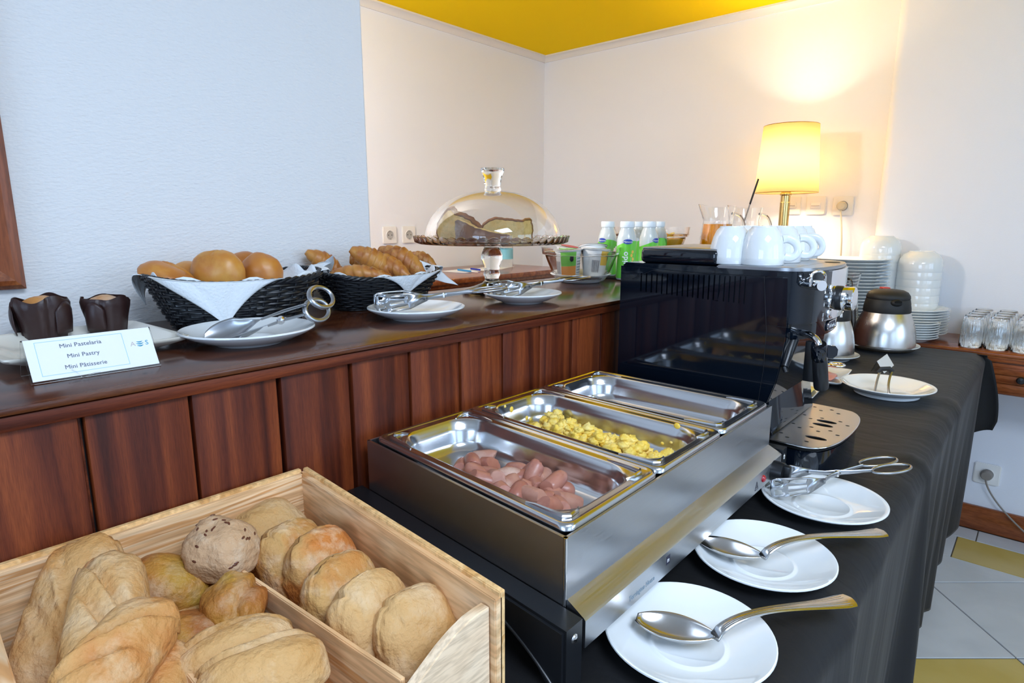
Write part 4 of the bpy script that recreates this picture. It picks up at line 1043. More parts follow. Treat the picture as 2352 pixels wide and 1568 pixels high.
for (u, v, s_) in ((1555, 978, 1.4), (1521, 1018, .8), (1541, 1016, .7)):
    pp = PY(u, v, .738); m.ball((pp.x, pp.y, pp.z), (.0035*s_, .0012, .003*s_), 8, 6)
tag(stuff(m.obj('egg_flecks', 'egg', angle=180)), 'small dried egg flecks stuck to the walls of the middle pan', 'eggs')

# ================================================================== BREAD CRATE
ck = thing('bread_crate', 'pale pine crate with dividers, full of bread rolls', 'crate', (-.48, .19, TZ))
RF, RB, LB, LF = V((-.301, .326, 0)), V((-.646, .355, 0)), V((-.650, .046, 0)), V((-.308, .030, 0))
def board(a, b, inward, th, prof, name, mt, par=ck, ends=0):
    """upright board from a to b; prof = [(t, z_top)] along its length"""
    d = (b-a); n = V(inward).normalized(); lo = []; vs = []
    for side_ in (0, th):
        for t, z in prof: vs.append(a+d*t+n*side_+V((0, 0, z)))
        vs.append(a+d*prof[-1][0]+n*side_+V((0, 0, TZ+.002))); vs.append(a+d*prof[0][0]+n*side_+V((0, 0, TZ+.002)))
    k = len(prof)+2; b_ = bmesh.new(); bv = [b_.verts.new(p) for p in vs]
    b_.faces.new(bv[:k]); b_.faces.new(bv[k:][::-1])
    for i in range(k): b_.faces.new((bv[i], bv[k+i], bv[k+(i+1) % k], bv[(i+1) % k]))
    bmesh.ops.recalc_face_normals(b_, faces=b_.faces[:])
    bmesh.ops.bevel(b_, geom=b_.edges[:], offset=.0009, segments=2, affect='EDGES')
    return MB().bm(b_).obj(name, mt, par, True, angle=30)
RIM = .860
ix = V((-1, 0, 0))
# right side board with a rebated top edge
rb = board(RF+V((.004, 0, 0)), RB, (0, -1, 0), .0085, [(0, RIM-.004), (1, RIM-.004)], 'side_board', 'pine_along_x')
board(RF+V((.004, .0035, 0)), RB+V((0, .0035, 0)), (0, 1, 0), -.0065, [(0, RIM), (.998, RIM)], 'top_lath', 'pine_edge', rb)
bk = board(RB+V((0, -.006, 0)), LB, (1, 0, 0), .0085, [(0, RIM-.004), (1, RIM-.004)], 'back_board', 'pine_along_y')
board(RB+V((-.003, -.006, 0)), LB+V((-.003, 0, 0)), (1, 0, 0), .0062, [(0, RIM), (1, RIM)], 'top_lath', 'pine_edge', bk)
board(LF, LB, (0, 1, 0), .009, [(0, RIM), (1, RIM)], 'side_board', 'pine_along_x')
fp = [(0, RIM-.012), (.04, RIM-.012), (.08, RIM-.013), (.13, RIM-.017), (.18, RIM-.023), (.23, RIM-.031), (.29, RIM-.041), (.36, RIM-.049), (.45, RIM-.054), (.6, RIM-.054), (.8, RIM-.035), (.92, RIM-.014), (1, RIM-.012)]
board(RF+V((-.002, -.0088, 0)), LF+V((0, .009, 0)), (-1, 0, 0), .0095, fp, 'front_board', 'pine_whirl')
MB().prism([(p.x, p.y) for p in (RF+V((-.003, -.004, 0)), RB+V((.003, -.004, 0)), LB+V((.003, .004, 0)), LF+V((-.003, .004, 0)))], TZ+.0015, TZ+.006).obj('base_board', 'pine_along_x', ck, True, smooth=False)
DZ = .822
board(V((-.318, .243, 0)), V((-.637, .226, 0)), (0, -1, 0), .0045, [(0, DZ), (1, DZ)], 'divider', 'pine_along_x')
board(V((-.318, .139, 0)), V((-.641, .147, 0)), (0, -1, 0), .0045, [(0, DZ), (1, DZ)], 'divider', 'pine_along_x')

def roll(name, label, u, v, z, r, rot, m_, seed, crease=None, boxy=2.6, lump=.10, flat=.35):
    return bun(name, label, PZ(u, v, z), r, tuple(R_(a) for a in rot), m_, seed, crease, boxy=boxy, lump=lump, flat=flat)
def slab(label, u, v, z, hh, ww, tt, lean, twist, m_, seed, lip=.45, side=.6):
    # roll standing on edge: local X up, Y across the row, Z toward the aisle; lip = height of the folded seam
    c = PZ(u, v, z); tw = R_(twist)
    yv = V((math.sin(tw)*-1, math.cos(tw), 0)); up_ = V((-math.sin(R_(lean))*math.cos(tw), -math.sin(R_(lean))*math.sin(tw), math.cos(R_(lean))))
    Mx = frame((0, 0, 0), up_, yv); S_ = V((seed*3.1, seed*1.7, seed))
    def fn(p):
        d = (abs(p.x)**2.8+abs(p.y)**2.8+abs(p.z)**2.3)**(-1/2.55); q = p*d
        q = q*(1+.07*noise.noise(p*1.5+S_)+.03*noise.noise(p*4+S_)+.014*noise.noise(p*11+S_))
        if q.z > -.2:                      # seam across the top, the crust bulging below it and a lip above
            c_ = q.x-lip-.10*math.sin(3*q.y+seed)-.12*q.y
            q.z -= .20*math.exp(-(c_/.055)**2)*min(1, (q.z+.2)*2); q.z += .11*math.exp(-((c_+.14)/.11)**2)
            if c_ > 0: q.z -= .10*min(1, c_*4)
        e = q.y+side+.05*math.sin(4*q.x+seed)   # crease down one side
        q = q*(1-.09*math.exp(-(e/.05)**2)*(1 if abs(q.z) < .8 else .4))
        return q
    o = MB().ball((0, 0, 0), (hh, ww, tt), 64, 44, fn).obj('bread_roll', m_, angle=180); o.location = c; o.rotation_euler = Mx.to_euler(); return tag(o, label, 'bread')
# right compartment, from the back corner toward the camera
slab('pale floury roll in the far corner of the crate, highest at the back', 620, 1225, .812, .036, .040, .030, 58, 20, 'flour_crust_pale', 11, .2)
slab('floury roll mostly behind the toasted-edge roll, second from the far corner', 680, 1300, .800, .047, .036, .027, 28, 12, 'flour_crust', 12, .6)
slab('floury roll with a toasted orange edge, third from the far corner', 748, 1322, .800, .048, .039, .028, 26, 12, 'flour_toasted', 13, .55)
slab('plump floury roll standing in the middle of the right row', 793, 1384, .799, .046, .039, .028, 24, 10, 'flour_crust', 14, .62)
slab('large pale roll with a long lip, second nearest in the right row', 858, 1444, .797, .049, .039, .028, 22, 8, 'flour_crust_pale', 15, .60)
slab('pale roll with a split, nearest the front board at the right', 962, 1466, .799, .043, .038, .025, 28, -6, 'flour_crust_pale', 16, .15)
# middle compartment
sr = thing('seeded_roll', 'seeded roll with brown linseeds resting on top of the middle row', 'bread', PZ(508, 1268, .832)); sr.rotation_euler = (R_(8), R_(8), R_(30))
def sfn(p):
    d = (abs(p.x)**2.7+abs(p.y)**2.7+abs(p.z)**2.4)**(-1/2.5); q = p*d; q = q*(1+.11*noise.noise(p*1.8+V((3, 4, 5)))+.05*noise.noise(p*5)); 
    if q.z < -.4: q.z = -.4+(q.z+.4)*.3
    return q
rr3 = (.034, .030, .030)
MB().ball((0, 0, 0), rr3, 44, 28, sfn).obj('crumb', 'seed_crust', sr, angle=180)
random.seed(9)
for k in range(26):
    th = random.uniform(0, 2*PI); ph = random.uniform(.15, 1.5); p = V((math.cos(ph)*math.cos(th), math.cos(ph)*math.sin(th), math.sin(ph))); q = sfn(p); q = V((q.x*rr3[0], q.y*rr3[1], q.z*rr3[2]))
    o = MB().ball((0, 0, 0), (.0026, .0012, .0008), 8, 5).obj('seed', 'seed_brown', sr); o.location = q*1.0; o.rotation_euler = p.to_track_quat('Z', 'Y').to_euler()
roll('olive_roll', 'brown and olive coloured roll leaning at the left of the middle row', 388, 1350, .808, (.040, .031, .028), (10, 25, 60), 'olive_crust', 21, None, 2.2, .08)
roll('olive_roll', 'yellow-olive teardrop roll to the right, beside the divider', 536, 1392, .812, (.033, .027, .025), (0, 12, -25), 'olive_crust', 22, (1.2, .2, .12, .5), 2.1, .14)
roll('olive_roll', 'golden-brown roll lying lower in the middle of the crate', 440, 1480, .795, (.034, .029, .027), (0, 10, 70), 'olive_crust', 23, None, 2.2, .1)
roll('olive_roll', 'dark olive roll buried under the others in the middle compartment', 420, 1430, .775, (.036, .030, .028), (0, 0, 20), 'olive_crust', 24, None, 2.2, .1)
roll('bread_roll', 'pale oblong roll with a torn top, middle row near the front', 543, 1508, .810, (.046, .026, .026), (-15, 0, 76), 'flour_crust_pale', 25, (1.57, .16, .11, .15), 2.5, .05)
roll('bread_roll', 'pale oblong roll cut off by the bottom edge of the picture', 606, 1558, .812, (.048, .026, .027), (-15, 0, 72), 'flour_crust_pale', 26, (1.57, .18, .11, .15), 2.5, .05)
roll('bread_roll', 'floury roll at the bottom layer under the pale oblong rolls', 500, 1600, .775, (.045, .034, .026), (0, 0, 50), 'flour_crust', 27)
# left compartment: ciabattas
def long_loaf(label, a, b, wd, hh, seed, m_, creases, roll_=0):
    a, b = V(a), V(b); Mx = frame((0, 0, 0), b-a, V((0, 0, 1)).cross(b-a)) @ Rx(R_(roll_)); L_ = (b-a).length/2
    S_ = V((seed*2.7, seed, seed*.3))
    def fn(p):
        d = (abs(p.x)**4+abs(p.y)**2.4+abs(p.z)**2.4)**(-1/2.7); q = p*d
        q.y *= 1+.10*noise.noise(V((q.x*1.3, 0, seed))); q = q*(1+.07*noise.noise(p*1.8+S_)+.035*noise.noise(p*5+S_)+.016*noise.noise(q*9+S_))
        for (cx_, sl, dep, wd_) in creases:
            c = q.x-cx_-sl*q.y
            if q.z > -.2: q.z -= dep*math.exp(-(c/wd_)**2)*(1-min(1, abs(q.y))**2*.5); q.z += dep*.5*math.exp(-((c-wd_*2)/wd_)**2)
        return q
    o = MB().ball((0, 0, 0), (L_, wd, hh), 56, 36, fn).obj('ciabatta', m_, angle=180); o.location = (a+b)/2; o.rotation_euler = Mx.to_euler(); return tag(o, label, 'bread')
long_loaf('long floury ciabatta leaning on the back board at the far left', PZ(215, 1238, .868), PZ(100, 1600, .790), .034, .022, 31, 'ciabatta_crust', [(-.35, .9, .22, .10), (.35, .6, .14, .08)], 8)
long_loaf('long ciabatta with a brown crack lying along the left divider', PZ(258, 1290, .862), PZ(235, 1640, .822), .030, .024, 32, 'ciabatta_crust', [(-.25, .9, .28, .10), (.30, .9, .24, .10)], -12)
long_loaf('ciabatta with an open torn middle, nearest at the bottom left', PZ(360, 1400, .850), PZ(165, 1640, .842), .028, .023, 33, 'ciabatta_crust', [(-.1, -.7, .45, .14), (.5, -.5, .2, .1)], 0)
long_loaf('ciabatta lowest at the bottom left corner, under the torn one', PZ(400, 1500, .812), PZ(250, 1720, .805), .030, .024, 34, 'ciabatta_crust', [(0, .5, .2, .1)], 0)

# ================================================================== COFFEE MACHINE
em = thing('coffee_machine', 'black espresso machine with chrome front, cups stacked upside down on top', 'coffee machine', (-.46, 1.12, TZ))
def emo(m, name, mt, par=None, **k): return m.obj(name, mt, par or em, True, **k)
def chaikin(pl, n=2):
    # rounds the bends, keeps the two straight rear corners
    for _ in range(n):
        o = [pl[0]]
        for a, b in zip(pl[:-1], pl[1:]): o += [(a[0]*.75+b[0]*.25, a[1]*.75+b[1]*.25), (a[0]*.25+b[0]*.75, a[1]*.25+b[1]*.75)]
        pl = o+[pl[-1]]
    return pl
MY0, MY1, MT = .990, 1.228, 1.077
side = [(-.600, .750), (-.600, MT-.006), (-.594, MT), (-.318, MT), (-.306, MT-.003), (-.3035, MT-.012), (-.299, .990), (-.2995, .965), (-.303, .93), (-.309, .895), (-.318, .865), (-.326, .840), (-.332, .800), (-.335, .750)]
# body core
b_ = MB(); b_.prism(side, 0, MY1-MY0-.004, bev=.002); b_.v = [(x, MY1-z, y_) for x, y_, z in b_.v]
emo(b_, 'body', 'plastic_black_gloss', weld=True, angle=30)
# side sheet with real ventilation slots
b = bmesh.new(); es = []
def loop2(pts):
    v = [b.verts.new((x, 0, z)) for x, z in pts]; es.extend(b.edges.new((v[i], v[(i+1) % len(v)])) for i in range(len(v)))
loop2([(x, z) for x, z in side])
NS = 21
for k in range(NS):
    p0 = PY(1474+12.0*k, 628+.35*k*1.0, MY0); p1 = PY(1474+12.0*k, 668+1.45*k, MY0); w_ = .0013
    xa = p0.x; loop2([(xa-w_, p1.z), (xa, p1.z-w_), (xa+w_, p1.z), (xa+w_, p0.z), (xa, p0.z+w_), (xa-w_, p0.z)])
bmesh.ops.triangle_fill(b, edges=es, use_beauty=True)
m = MB().bm(b); m.v = [(x, MY0, z) for x, _, z in m.v]
emo(m, 'side_panel', 'plastic_black_gloss', solid=.002, smooth=False)
m = MB()
def sidepx(u, v): p = PY(u, v, MY0-.0012); return (p.x, p.y, p.z)
for pts in ([(1800, 636), (1755, 634), (1760, 760), (1753, 850), (1738, 940)], [(1764, 747), (1807, 752)], [(1452, 640), (1500, 620), (1758, 636)]): m.tube([sidepx(*q) for q in pts], .0004, 4)
stuff(emo(m, 'panel_seams', 'plastic_black'))
# water tank lid
emo(MB().box((-.497, 1.112, MT+.0135), (.147, .215, .027), .008, 3), 'tank_lid', 'plastic_black_gloss')
emo(MB().box((-.497, 1.112, MT+.0265), (.141, .209, .004), .0018), 'tank_lid_top', 'steel_satin')
# cup tray and top plate of the head
head = [(-.420, .992), (-.318, .9905), (-.300, .995), (-.285, 1.006), (-.2735, 1.025), (-.266, 1.055), (-.262, 1.09), (-.261, 1.12), (-.2625, 1.155), (-.268, 1.195), (-.2775, 1.228), (-.290, 1.248), (-.310, 1.261), (-.420, 1.261)]
head = chaikin(head)
emo(MB().prism(head, .992, MT-.002, bev=.002), 'brew_head', 'plastic_black_gloss', angle=30)
def scaled(pl, k, c=(-.36, 1.125)): return [(c[0]+(x-c[0])*k, c[1]+(y_-c[1])*k) for x, y_ in pl]
emo(MB().prism(scaled(head, .985), MT-.002, MT+.003, bev=.0015), 'top_plate', 'steel_satin', angle=30)
emo(MB().bounds((-.418, 1.0, MT-.001), (-.30, 1.25, MT+.0035), bev=.001), 'cup_tray', 'steel_satin')
emo(MB().lathe([(0, .0038), (.012, .0038), (.0135, .003), (.0135, .0)], 24, T((-.292, 1.19, MT))), 'steam_cap', 'plastic_black_matt')
# chrome control panel wraps the middle and far part of the front
fr = head[5:13]
def wrap(pl, z0, z1, off, name, mt, par=None):
    m = MB(); n = len(pl); o = []
    for i in range(n):
        a = V(pl[max(0, i-1)]); c = V(pl[min(n-1, i+1)]); d = (c-a).normalized(); o.append((pl[i][0]+d.y*off, pl[i][1]-d.x*off))
    m.prism(o+[(x, y_) for x, y_ in pl][::-1], z0, z1, bev=.0008); return emo(m, name, mt, par, angle=35)
cpn = wrap([(-.2668, 1.070)]+[(-.2625, 1.09), (-.261, 1.12), (-.2625, 1.155), (-.268, 1.195), (-.2775, 1.228), (-.290, 1.248)], .993, MT-.0035, .0014, 'control_panel', 'chrome')
emo(MB().prism([(-.40, 1.002), (-.305, 1.008), (-.284, 1.028), (-.2735, 1.06), (-.2695, 1.09), (-.268, 1.12), (-.2695, 1.155), (-.275, 1.19), (-.285, 1.22), (-.31, 1.24), (-.40, 1.25)], .9655, .9925, bev=.002), 'group_ring', 'plastic_black_gloss', angle=30)
# recessed front below the head
emo(MB().bounds((-.345, .998, .80), (-.326, 1.226, .992)), 'front_recess', 'plastic_black_gloss', smooth=False)
m = MB(); m.grid(lambda u, v: (-.3225+.012*(1-v)**2-.010*(1-v)*0, 1.000+.225*u, .806+.105*v), 4, 12); emo(m, 'splash_panel', 'plastic_black_gloss', solid=.002)
# knob
KX, KY, KZ = -.2605, 1.120, 1.026
m = MB(); m.lathe([(.0205, 0), (.0205, .006), (.0190, .008)], 36, T((KX, KY, KZ)) @ Ry(PI/2)); kn = emo(m, 'steam_knob_collar', 'plastic_black')
emo(MB().lathe([(.0180, .007), (.0195, .009), (.0195, .024), (.0182, .0255), (0, .0255)], 36, T((KX, KY, KZ)) @ Ry(PI/2)), 'steam_knob', 'chrome', kn, angle=40)
for k, zc in enumerate((1.044, 1.022, 1.003)):
    emo(MB().box((-.2632, 1.082, zc), (.005, .015, .016), .0018, 2), 'button', 'chrome', cpn)
# printed symbols beside the buttons
m = MB()
SF = Matrix(((0, 0, 1, -.2668), (1, 0, 0, 0), (0, 1, 0, 0), (0, 0, 0, 1)))
def sym(pts, cl=True):
    pts = [(-.2662+.0006, 1.060+a, z) for a, z in pts]; m.tube(pts, .00035, 4, closed=cl, caps=not cl)
def cup(yc, zc): sym([(yc-.003, zc+.002), (yc+.0018, zc+.002), (yc+.001, zc-.002), (yc-.002, zc-.002)]); sym([(yc-.003, zc-.0032), (yc+.0018, zc-.0032)], False)
sym([(.003*math.cos(a)*.8, 1.042+.003*math.sin(a)) for a in [k*PI/5 for k in range(10)]]); cup(0, 1.021); cup(0, 1.004); cup(0, .997)
stuff(emo(m, 'printed_symbols', 'print_white', cpn))
m = MB(); arc = [(-.2885+.0003, 1.0015, 1.056), (-.284, 1.0072, 1.060), (-.2805, 1.0125, 1.0655), (-.2775, 1.018, 1.067)]; m.tube(arc, .00035, 4); m.ball((-.2790, 1.0150, 1.0705), (.0009, .0009, .0009), 8, 6)
for k in range(5): a = k*PI/5; m.tube([(-.2885, 1.0005, 1.067+.0), (-.2885+.002*math.cos(a), 1.0005+.0015*math.cos(a), 1.067+.0035*math.sin(a))], .0003, 4)
stuff(emo(m, 'steam_dial_print', 'print_white'))
# maker's badge under the control panel
BF = frame((-.2665, 1.122, .9790), (0, 1, 0), (0, 0, 1))
m = MB(); ring = [(x, y_, 0) for x, y_ in rrect(.0235, .0080, .0077, 6)]; m.tube(ring, .0008, 6, closed=True, M=BF); badge = emo(m, 'badge_ring', 'chrome')
emo(MB().prism(rrect(.023, .0075, .0073, 6), -.0035, -.0002, M=BF), 'badge_plate', 'label_dark', badge)
m = MB(); text(m, "De'Longhi", .0082, BF @ T((0, 0, .0004)), xs=.92); stuff(emo(m, 'badge_lettering', 'print_white', badge, smooth=False))
# steam lever: chrome bar on a loop
p0 = PX(1853, 651, -.282); p1 = PX(1888, 656, -.252)
lv = emo(MB().tube([p0, p1], .0078, 20), 'lever_bar', 'chrome')
c = (V(p0)*.28+V(p1)*.72); m = MB(); lo = [V((c.x+.008*math.cos(a), c.y+.007*math.cos(a), c.z+.012+.009*math.sin(a))) for a in [PI*k/14 for k in range(15)]]
lo = [lo[0]+V((0, 0, -.012))]+lo+[lo[-1]+V((0, 0, -.014))]; m.tube(lo, .0020, 8); emo(m, 'lever_loop', 'chrome', lv)
# steam wand with black grip
w0 = PX(1836, 764, -.292); w1 = PX(1862, 766, -.268); w2 = PX(1876, 774, -.256); w3 = PX(1881, 792, -.252)
m = MB(); 
def bez(P_, n):
    out = []
    for i in range(n+1):
        t = i/n; Q = [V(p) for p in P_]
        while len(Q) > 1: Q = [Q[k]*(1-t)+Q[k+1]*t for k in range(len(Q)-1)]
        out.append(Q[0])
    return out
m.tube(bez([w0, w1, w2, w3], 16), .0052, 14); emo(m, 'steam_wand', 'steel_polished')
m = MB(); m.tube([w0+V((-.014, .0, .006)), w0+V((.002, 0, 0))], .0085, 14); emo(m, 'wand_joint', 'plastic_black_gloss')
g1 = PX(1886, 889, -.252); d_ = (V(g1)-V(w3)); gz = V(w3)
m = MB(); m.tube([gz+d_*-.02, gz+d_*.02, gz+d_*.30, gz+d_*.33], [.0105, .0118, .0118, .0100], 20); emo(m, 'wand_collar', 'plastic_black_gloss')
m = MB(); m.tube([gz+d_*.31, gz+d_*.34, gz+d_*.96, gz+d_], [.0095, .0110, .0112, .0108], 24); wg = emo(m, 'wand_grip', 'plastic_black')
m = MB(); m.prism([(0, -.010), (.016, -.011), (.022, -.006), (.0225, .003), (.018, .0085), (0, .010)], -.0035, .0035, M=frame(gz+d_*.14+V((.004, .003, 0)), RT, (0, 0, 1)), bev=.0012); emo(m, 'thumb_tab', 'plastic_black_gloss', angle=30)
m = MB(); a = PX(1862, 785, -.272); b2_ = PX(1862, 872, -.272); m.box(((a.x+b2_.x)/2, (a.y+b2_.y)/2, (a.z+b2_.z)/2), (.018, .012, abs(a.z-b2_.z)), .002); emo(m, 'holder_arm', 'plastic_black')
m = MB(); a = PX(1822, 775, -.300); c = PX(1801, 842, -.300); m.tube([a, (a+c)/2+V((0, 0, .002)), c], [.010, .009, .006], 12); m.tube([c, c+V((.004, -.001, -.008))], .004, 10); emo(m, 'coffee_spout', 'plastic_black')
# drip tray
tray = [(-.334, .984), (-.262, .980), (-.243, .986), (-.2285, 1.002), (-.2195, 1.035), (-.215, 1.075), (-.2145, 1.12), (-.217, 1.165), (-.223, 1.198), (-.233, 1.222), (-.249, 1.236), (-.334, 1.240)]
tray = chaikin(tray)
dt = emo(MB().prism(scaled(tray, .955, (-.29, 1.11)), .744, .7985, bev=.004), 'drip_tray', 'plastic_black_gloss', angle=30)
emo(MB().prism(scaled(tray, .985, (-.29, 1.11)), .7975, .8015, bev=.001), 'tray_well', 'slot_black', dt, angle=30)
b = bmesh.new(); es = []
def loopz(pts):
    v = [b.verts.new((x, y_, 0)) for x, y_ in pts]; es.extend(b.edges.new((v[i], v[(i+1) % len(v)])) for i in range(len(v)))
loopz(tray)
for i in range(8):
    for j in range(4):
        x = -.318+.0165*i*.9; yy = 1.008+.064*j+(.016 if i % 2 else 0)+.004*i*0
        if i >= 6 and j > 3: continue
        if -.286 < x < -.232 and any(abs(yy-q) < .015 for q in (1.035, 1.11, 1.135)): continue
        if x > -.222 or (x > -.236 and (yy > 1.18 or yy < 1.04)) or (x > -.252 and yy > 1.20) or yy > 1.224: continue
        loopz([(x+.0034*math.cos(a), yy+.0028*math.sin(a)) for a in [2*PI*k/10 for k in range(10)]])
for xc, yc in ((-.252, 1.035), (-.262, 1.112), (-.262, 1.136)): loopz([(xc+.0165*math.cos(a)*(1), yc+.0078*math.sin(a)) for a in [2*PI*k/20 for k in range(20)]])
bmesh.ops.triangle_fill(b, edges=es, use_beauty=True)
m = MB().bm(b); m.v = [(x, y_, .8045) for x, y_, z in m.v]
emo(m, 'drip_grate', 'steel_satin', dt, solid=.0018, smooth=False)
emo(MB().tube([(x, y_, .8038) for x, y_ in tray], .0013, 8), 'grate_rim', 'steel_polished', dt)
for (x, y_) in ((-.58, 1.01), (-.58, 1.24), (-.25, 1.21), (-.25, 1.01)): emo(MB().lathe([(0, 0), (.011, 0), (.012, .006), (0, .006)], 16, T((x, y_, TZ+.0005))), 'foot', 'rubber_black')

# cups, upside down on the machine
def make_cup(label, loc, rz, g='upturned white cups on the coffee machine'):
    t = thing('coffee_cup', label, 'cup', loc, rz, g)
    pr = [(.0335, 0), (.0345, .001), (.0345, .012), (.0332, .028), (.0295, .044), (.0245, .056), (.0200, .060), (.0195, .0625), (.0180, .0625), (.0175, .0605), (0, .0600), (0, .056), (.021, .0555), (.0270, .043), (.0305, .028), (.0320, .012), (.0322, .001), (.0335, 0)]
    MB().lathe(pr, 48).obj('bowl', 'porcelain', t, angle=60)
    pts = bez([(.0300, 0, .042), (.046, 0, .047), (.062, 0, .030), (.060, 0, .008), (.040, 0, .010), (.0335, 0, .014)], 22)
    MB().tube(pts, [.0052+.0012*math.cos(PI*k/22)**2 for k in range(23)], 12, flat=(.75, 1.15), up=(0, 1, 0)).obj('handle', 'porcelain', t)
    return t
CT = MT+.0038
c1 = make_cup('white espresso cup upside down, leftmost, beside the tank lid', PZ(1676, 604, CT), R_(15))
cups = [(1749, 607, R_(22), 'white espresso cup upside down, nearest, with its round handle clear at the right'),
        (1716, 590, R_(60), 'white espresso cup upside down, behind and between the two nearest'),
        (1768, 589, R_(70), 'white espresso cup upside down, at the very back showing only its foot ring'),
        (1790, 601, R_(25), 'white espresso cup upside down, second handle behind the nearest cup'),
        (1813, 596, R_(20), 'white espresso cup upside down, third in the right row'),
        (1833, 592, R_(200), 'white espresso cup upside down, last at the right end of the row')]
for u, v, rz, lab in cups:
    p = PZ(u, v, CT); dup(c1, p, rz, lab)

# ================================================================== SPOONS
def spoon(label, tip, neck, end, wd=.0205, dep=.011):
    tip, neck, end = V(tip), V(neck), V(end); t = thing('serving_spoon', label, 'spoon', (tip+neck)/2)
    d = neck-tip; L_ = d.length; x = d.normalized(); s_ = V((0, 0, 1)).cross(x).normalized(); z = x.cross(s_)
    def fn(u, v):
        a = u; w_ = wd*(math.sin(PI*min(1, .04+a*.93))**.62)*(1-.18*(a-.5)); w_ = max(w_, .0062*min(1, max(0, u-.75)/.2), .001); q = (v-.5)*2
        return tip+d*u+s_*(w_*q)+z*(-dep*(1-q*q*.98)*math.sin(PI*min(1, u*1.02))**.55+.0015*q*q)
    MB().grid(fn, 36, 16).obj('bowl', 'steel_spoon', t, True, angle=80, solid=.0013)
    hd = end-neck; n = 34; vs = []; fs = []; seg = 20
    hs = V((0, 0, 1)).cross(hd).normalized(); hz = hd.normalized().cross(hs)
    for i in range(n+1):
        k = i/n; arch = .013*math.sin(PI*min(1, k*1.35))*(1 if k < .74 else 1); arch = .016*math.sin(PI*k**.62)*(1-k)**.4
        w_ = .0030*(1-k)**3+.0036+.0088*k**2.4
        if k > .93: w_ *= 1-.12*(k-.93)/.07
        th = .0016+.0012*(1-k)**2
        c = neck+hd*k+hz*arch
        for j in range(seg):
            f = j/seg*2*PI; xx = math.cos(f); yy = math.sin(f); flute = .00035*math.cos(xx*24)*(yy > 0)*(k > .02)
            endb = .0035*(1-xx*xx) if i == n else 0
            vs.append(c+hs*w_*xx+hz*(yy*th+flute)+hd.normalized()*endb)
    for i in range(n):
        for j in range(seg): fs.append((i*seg+j, i*seg+(j+1) % seg, (i+1)*seg+(j+1) % seg, (i+1)*seg+j))
    fs += [tuple(range(seg-1, -1, -1)), tuple(n*seg+j for j in range(seg))]
    MB().add(vs, fs).obj('handle', 'steel_spoon', t, True, angle=50)
    m = MB()
    for q in (-.75, -.5, -.25, 0, .25, .5, .75):
        pts = []
        for i in range(1, n):
            k = i/n; arch = .016*math.sin(PI*k**.62)*(1-k)**.4; w_ = .0030*(1-k)**3+.0036+.0088*k**2.4; th = .0016+.0012*(1-k)**2
            pts.append(neck+hd*k+hz*(arch+th*math.sqrt(1-q*q)+.00005)+hs*w_*q)
        m.tube(pts, .00035, 4)
    stuff(m.obj('flutes', 'steel_satin', t, True))
    return t
spoon('silver serving spoon with fluted handle on the nearest saucer', PZ(1462, 1418, TZ+.019), PZ(1642, 1462, TZ+.022), PZ(1950, 1378, TZ+.028), .0205, .012)
spoon('silver serving spoon with fluted handle on the middle saucer', PZ(1606, 1237, TZ+.019), PZ(1752, 1278, TZ+.022), PZ(2024, 1222, TZ+.026), .0195, .011)

# ================================================================== FAR END OF THE TABLE
def thermos(label, loc, rz, s=1, lid_turn=0):
    t = thing('thermos_jug', label, 'thermos', loc, rz)
    MB().lathe([(0, .003), (.086, .003), (.0905, .007), (.0915, .014), (.0905, .022), (.0885, .050), (.0830, .078), (.0755, .100), (.0680, .118), (.0655, .124), (0, .124)], 64).obj('body', 'steel_round', t, angle=60)
    MB().lathe([(.0918, .0150), (.0921, .0155), (.0918, .0162)], 64).obj('seam', 'steel_satin', t)
    MB().lathe([(0, .123), (.0665, .123), (.0675, .126), (.0655, .145), (.0620, .163), (.0612, .1645), (0, .1645)], 56).obj('collar', 'plastic_black_matt', t, angle=50)
    lid = MB().lathe([(0, .1645), (.0605, .1645), (.0618, .168), (.0605, .176), (.054, .186), (.042, .192), (.02, .195), (0, .1955)], 56).obj('lid', 'plastic_black_matt', t, angle=50)
    m = MB(); m.ball((.0595, 0, .158), (.014, .018, .012), 20, 12); m.obj('spout', 'plastic_black_matt', t)
    MB().ball((.0705, 0, .1615), (.0035, .0115, .0065), 16, 8).obj('spout_opening', 'slot_black', t)
    MB().box((-.030, 0, .1945), (.028, .024, .008), .003).obj('release_button', 'red_plastic', t)
    m = MB(); m.tube(bez([(-.060, 0, .160), (-.100, 0, .170), (-.125, 0, .120), (-.115, 0, .060), (-.093, 0, .030)], 20), .0085, 12, flat=(1.4, .8), up=(0, 1, 0)); m.obj('handle', 'plastic_black_matt', t)
    th0 = R_(58)
    m = MB(); m.grid(lambda u, v: (.0672*math.cos(th0+.15*u)*(1-.035*v), .0672*math.sin(th0+.15*u)*(1-.035*v), .137+.013*v), 4, 1); m.obj('paper_tag', 'paper_white', t, solid=.0004)
    return t
face = math.atan2(-FWD.y, -FWD.x)
tp = PZ(2026, 801, TZ+.0055)
th1 = thermos('large brushed steel thermos jug with black lid, on a saucer at the table end', tp, face-R_(8))
dup(th1, PZ(1899, 819, TZ+.0055), face-R_(60), 'brushed steel thermos jug half hidden behind the coffee machine').scale = (.80, .80, .95)
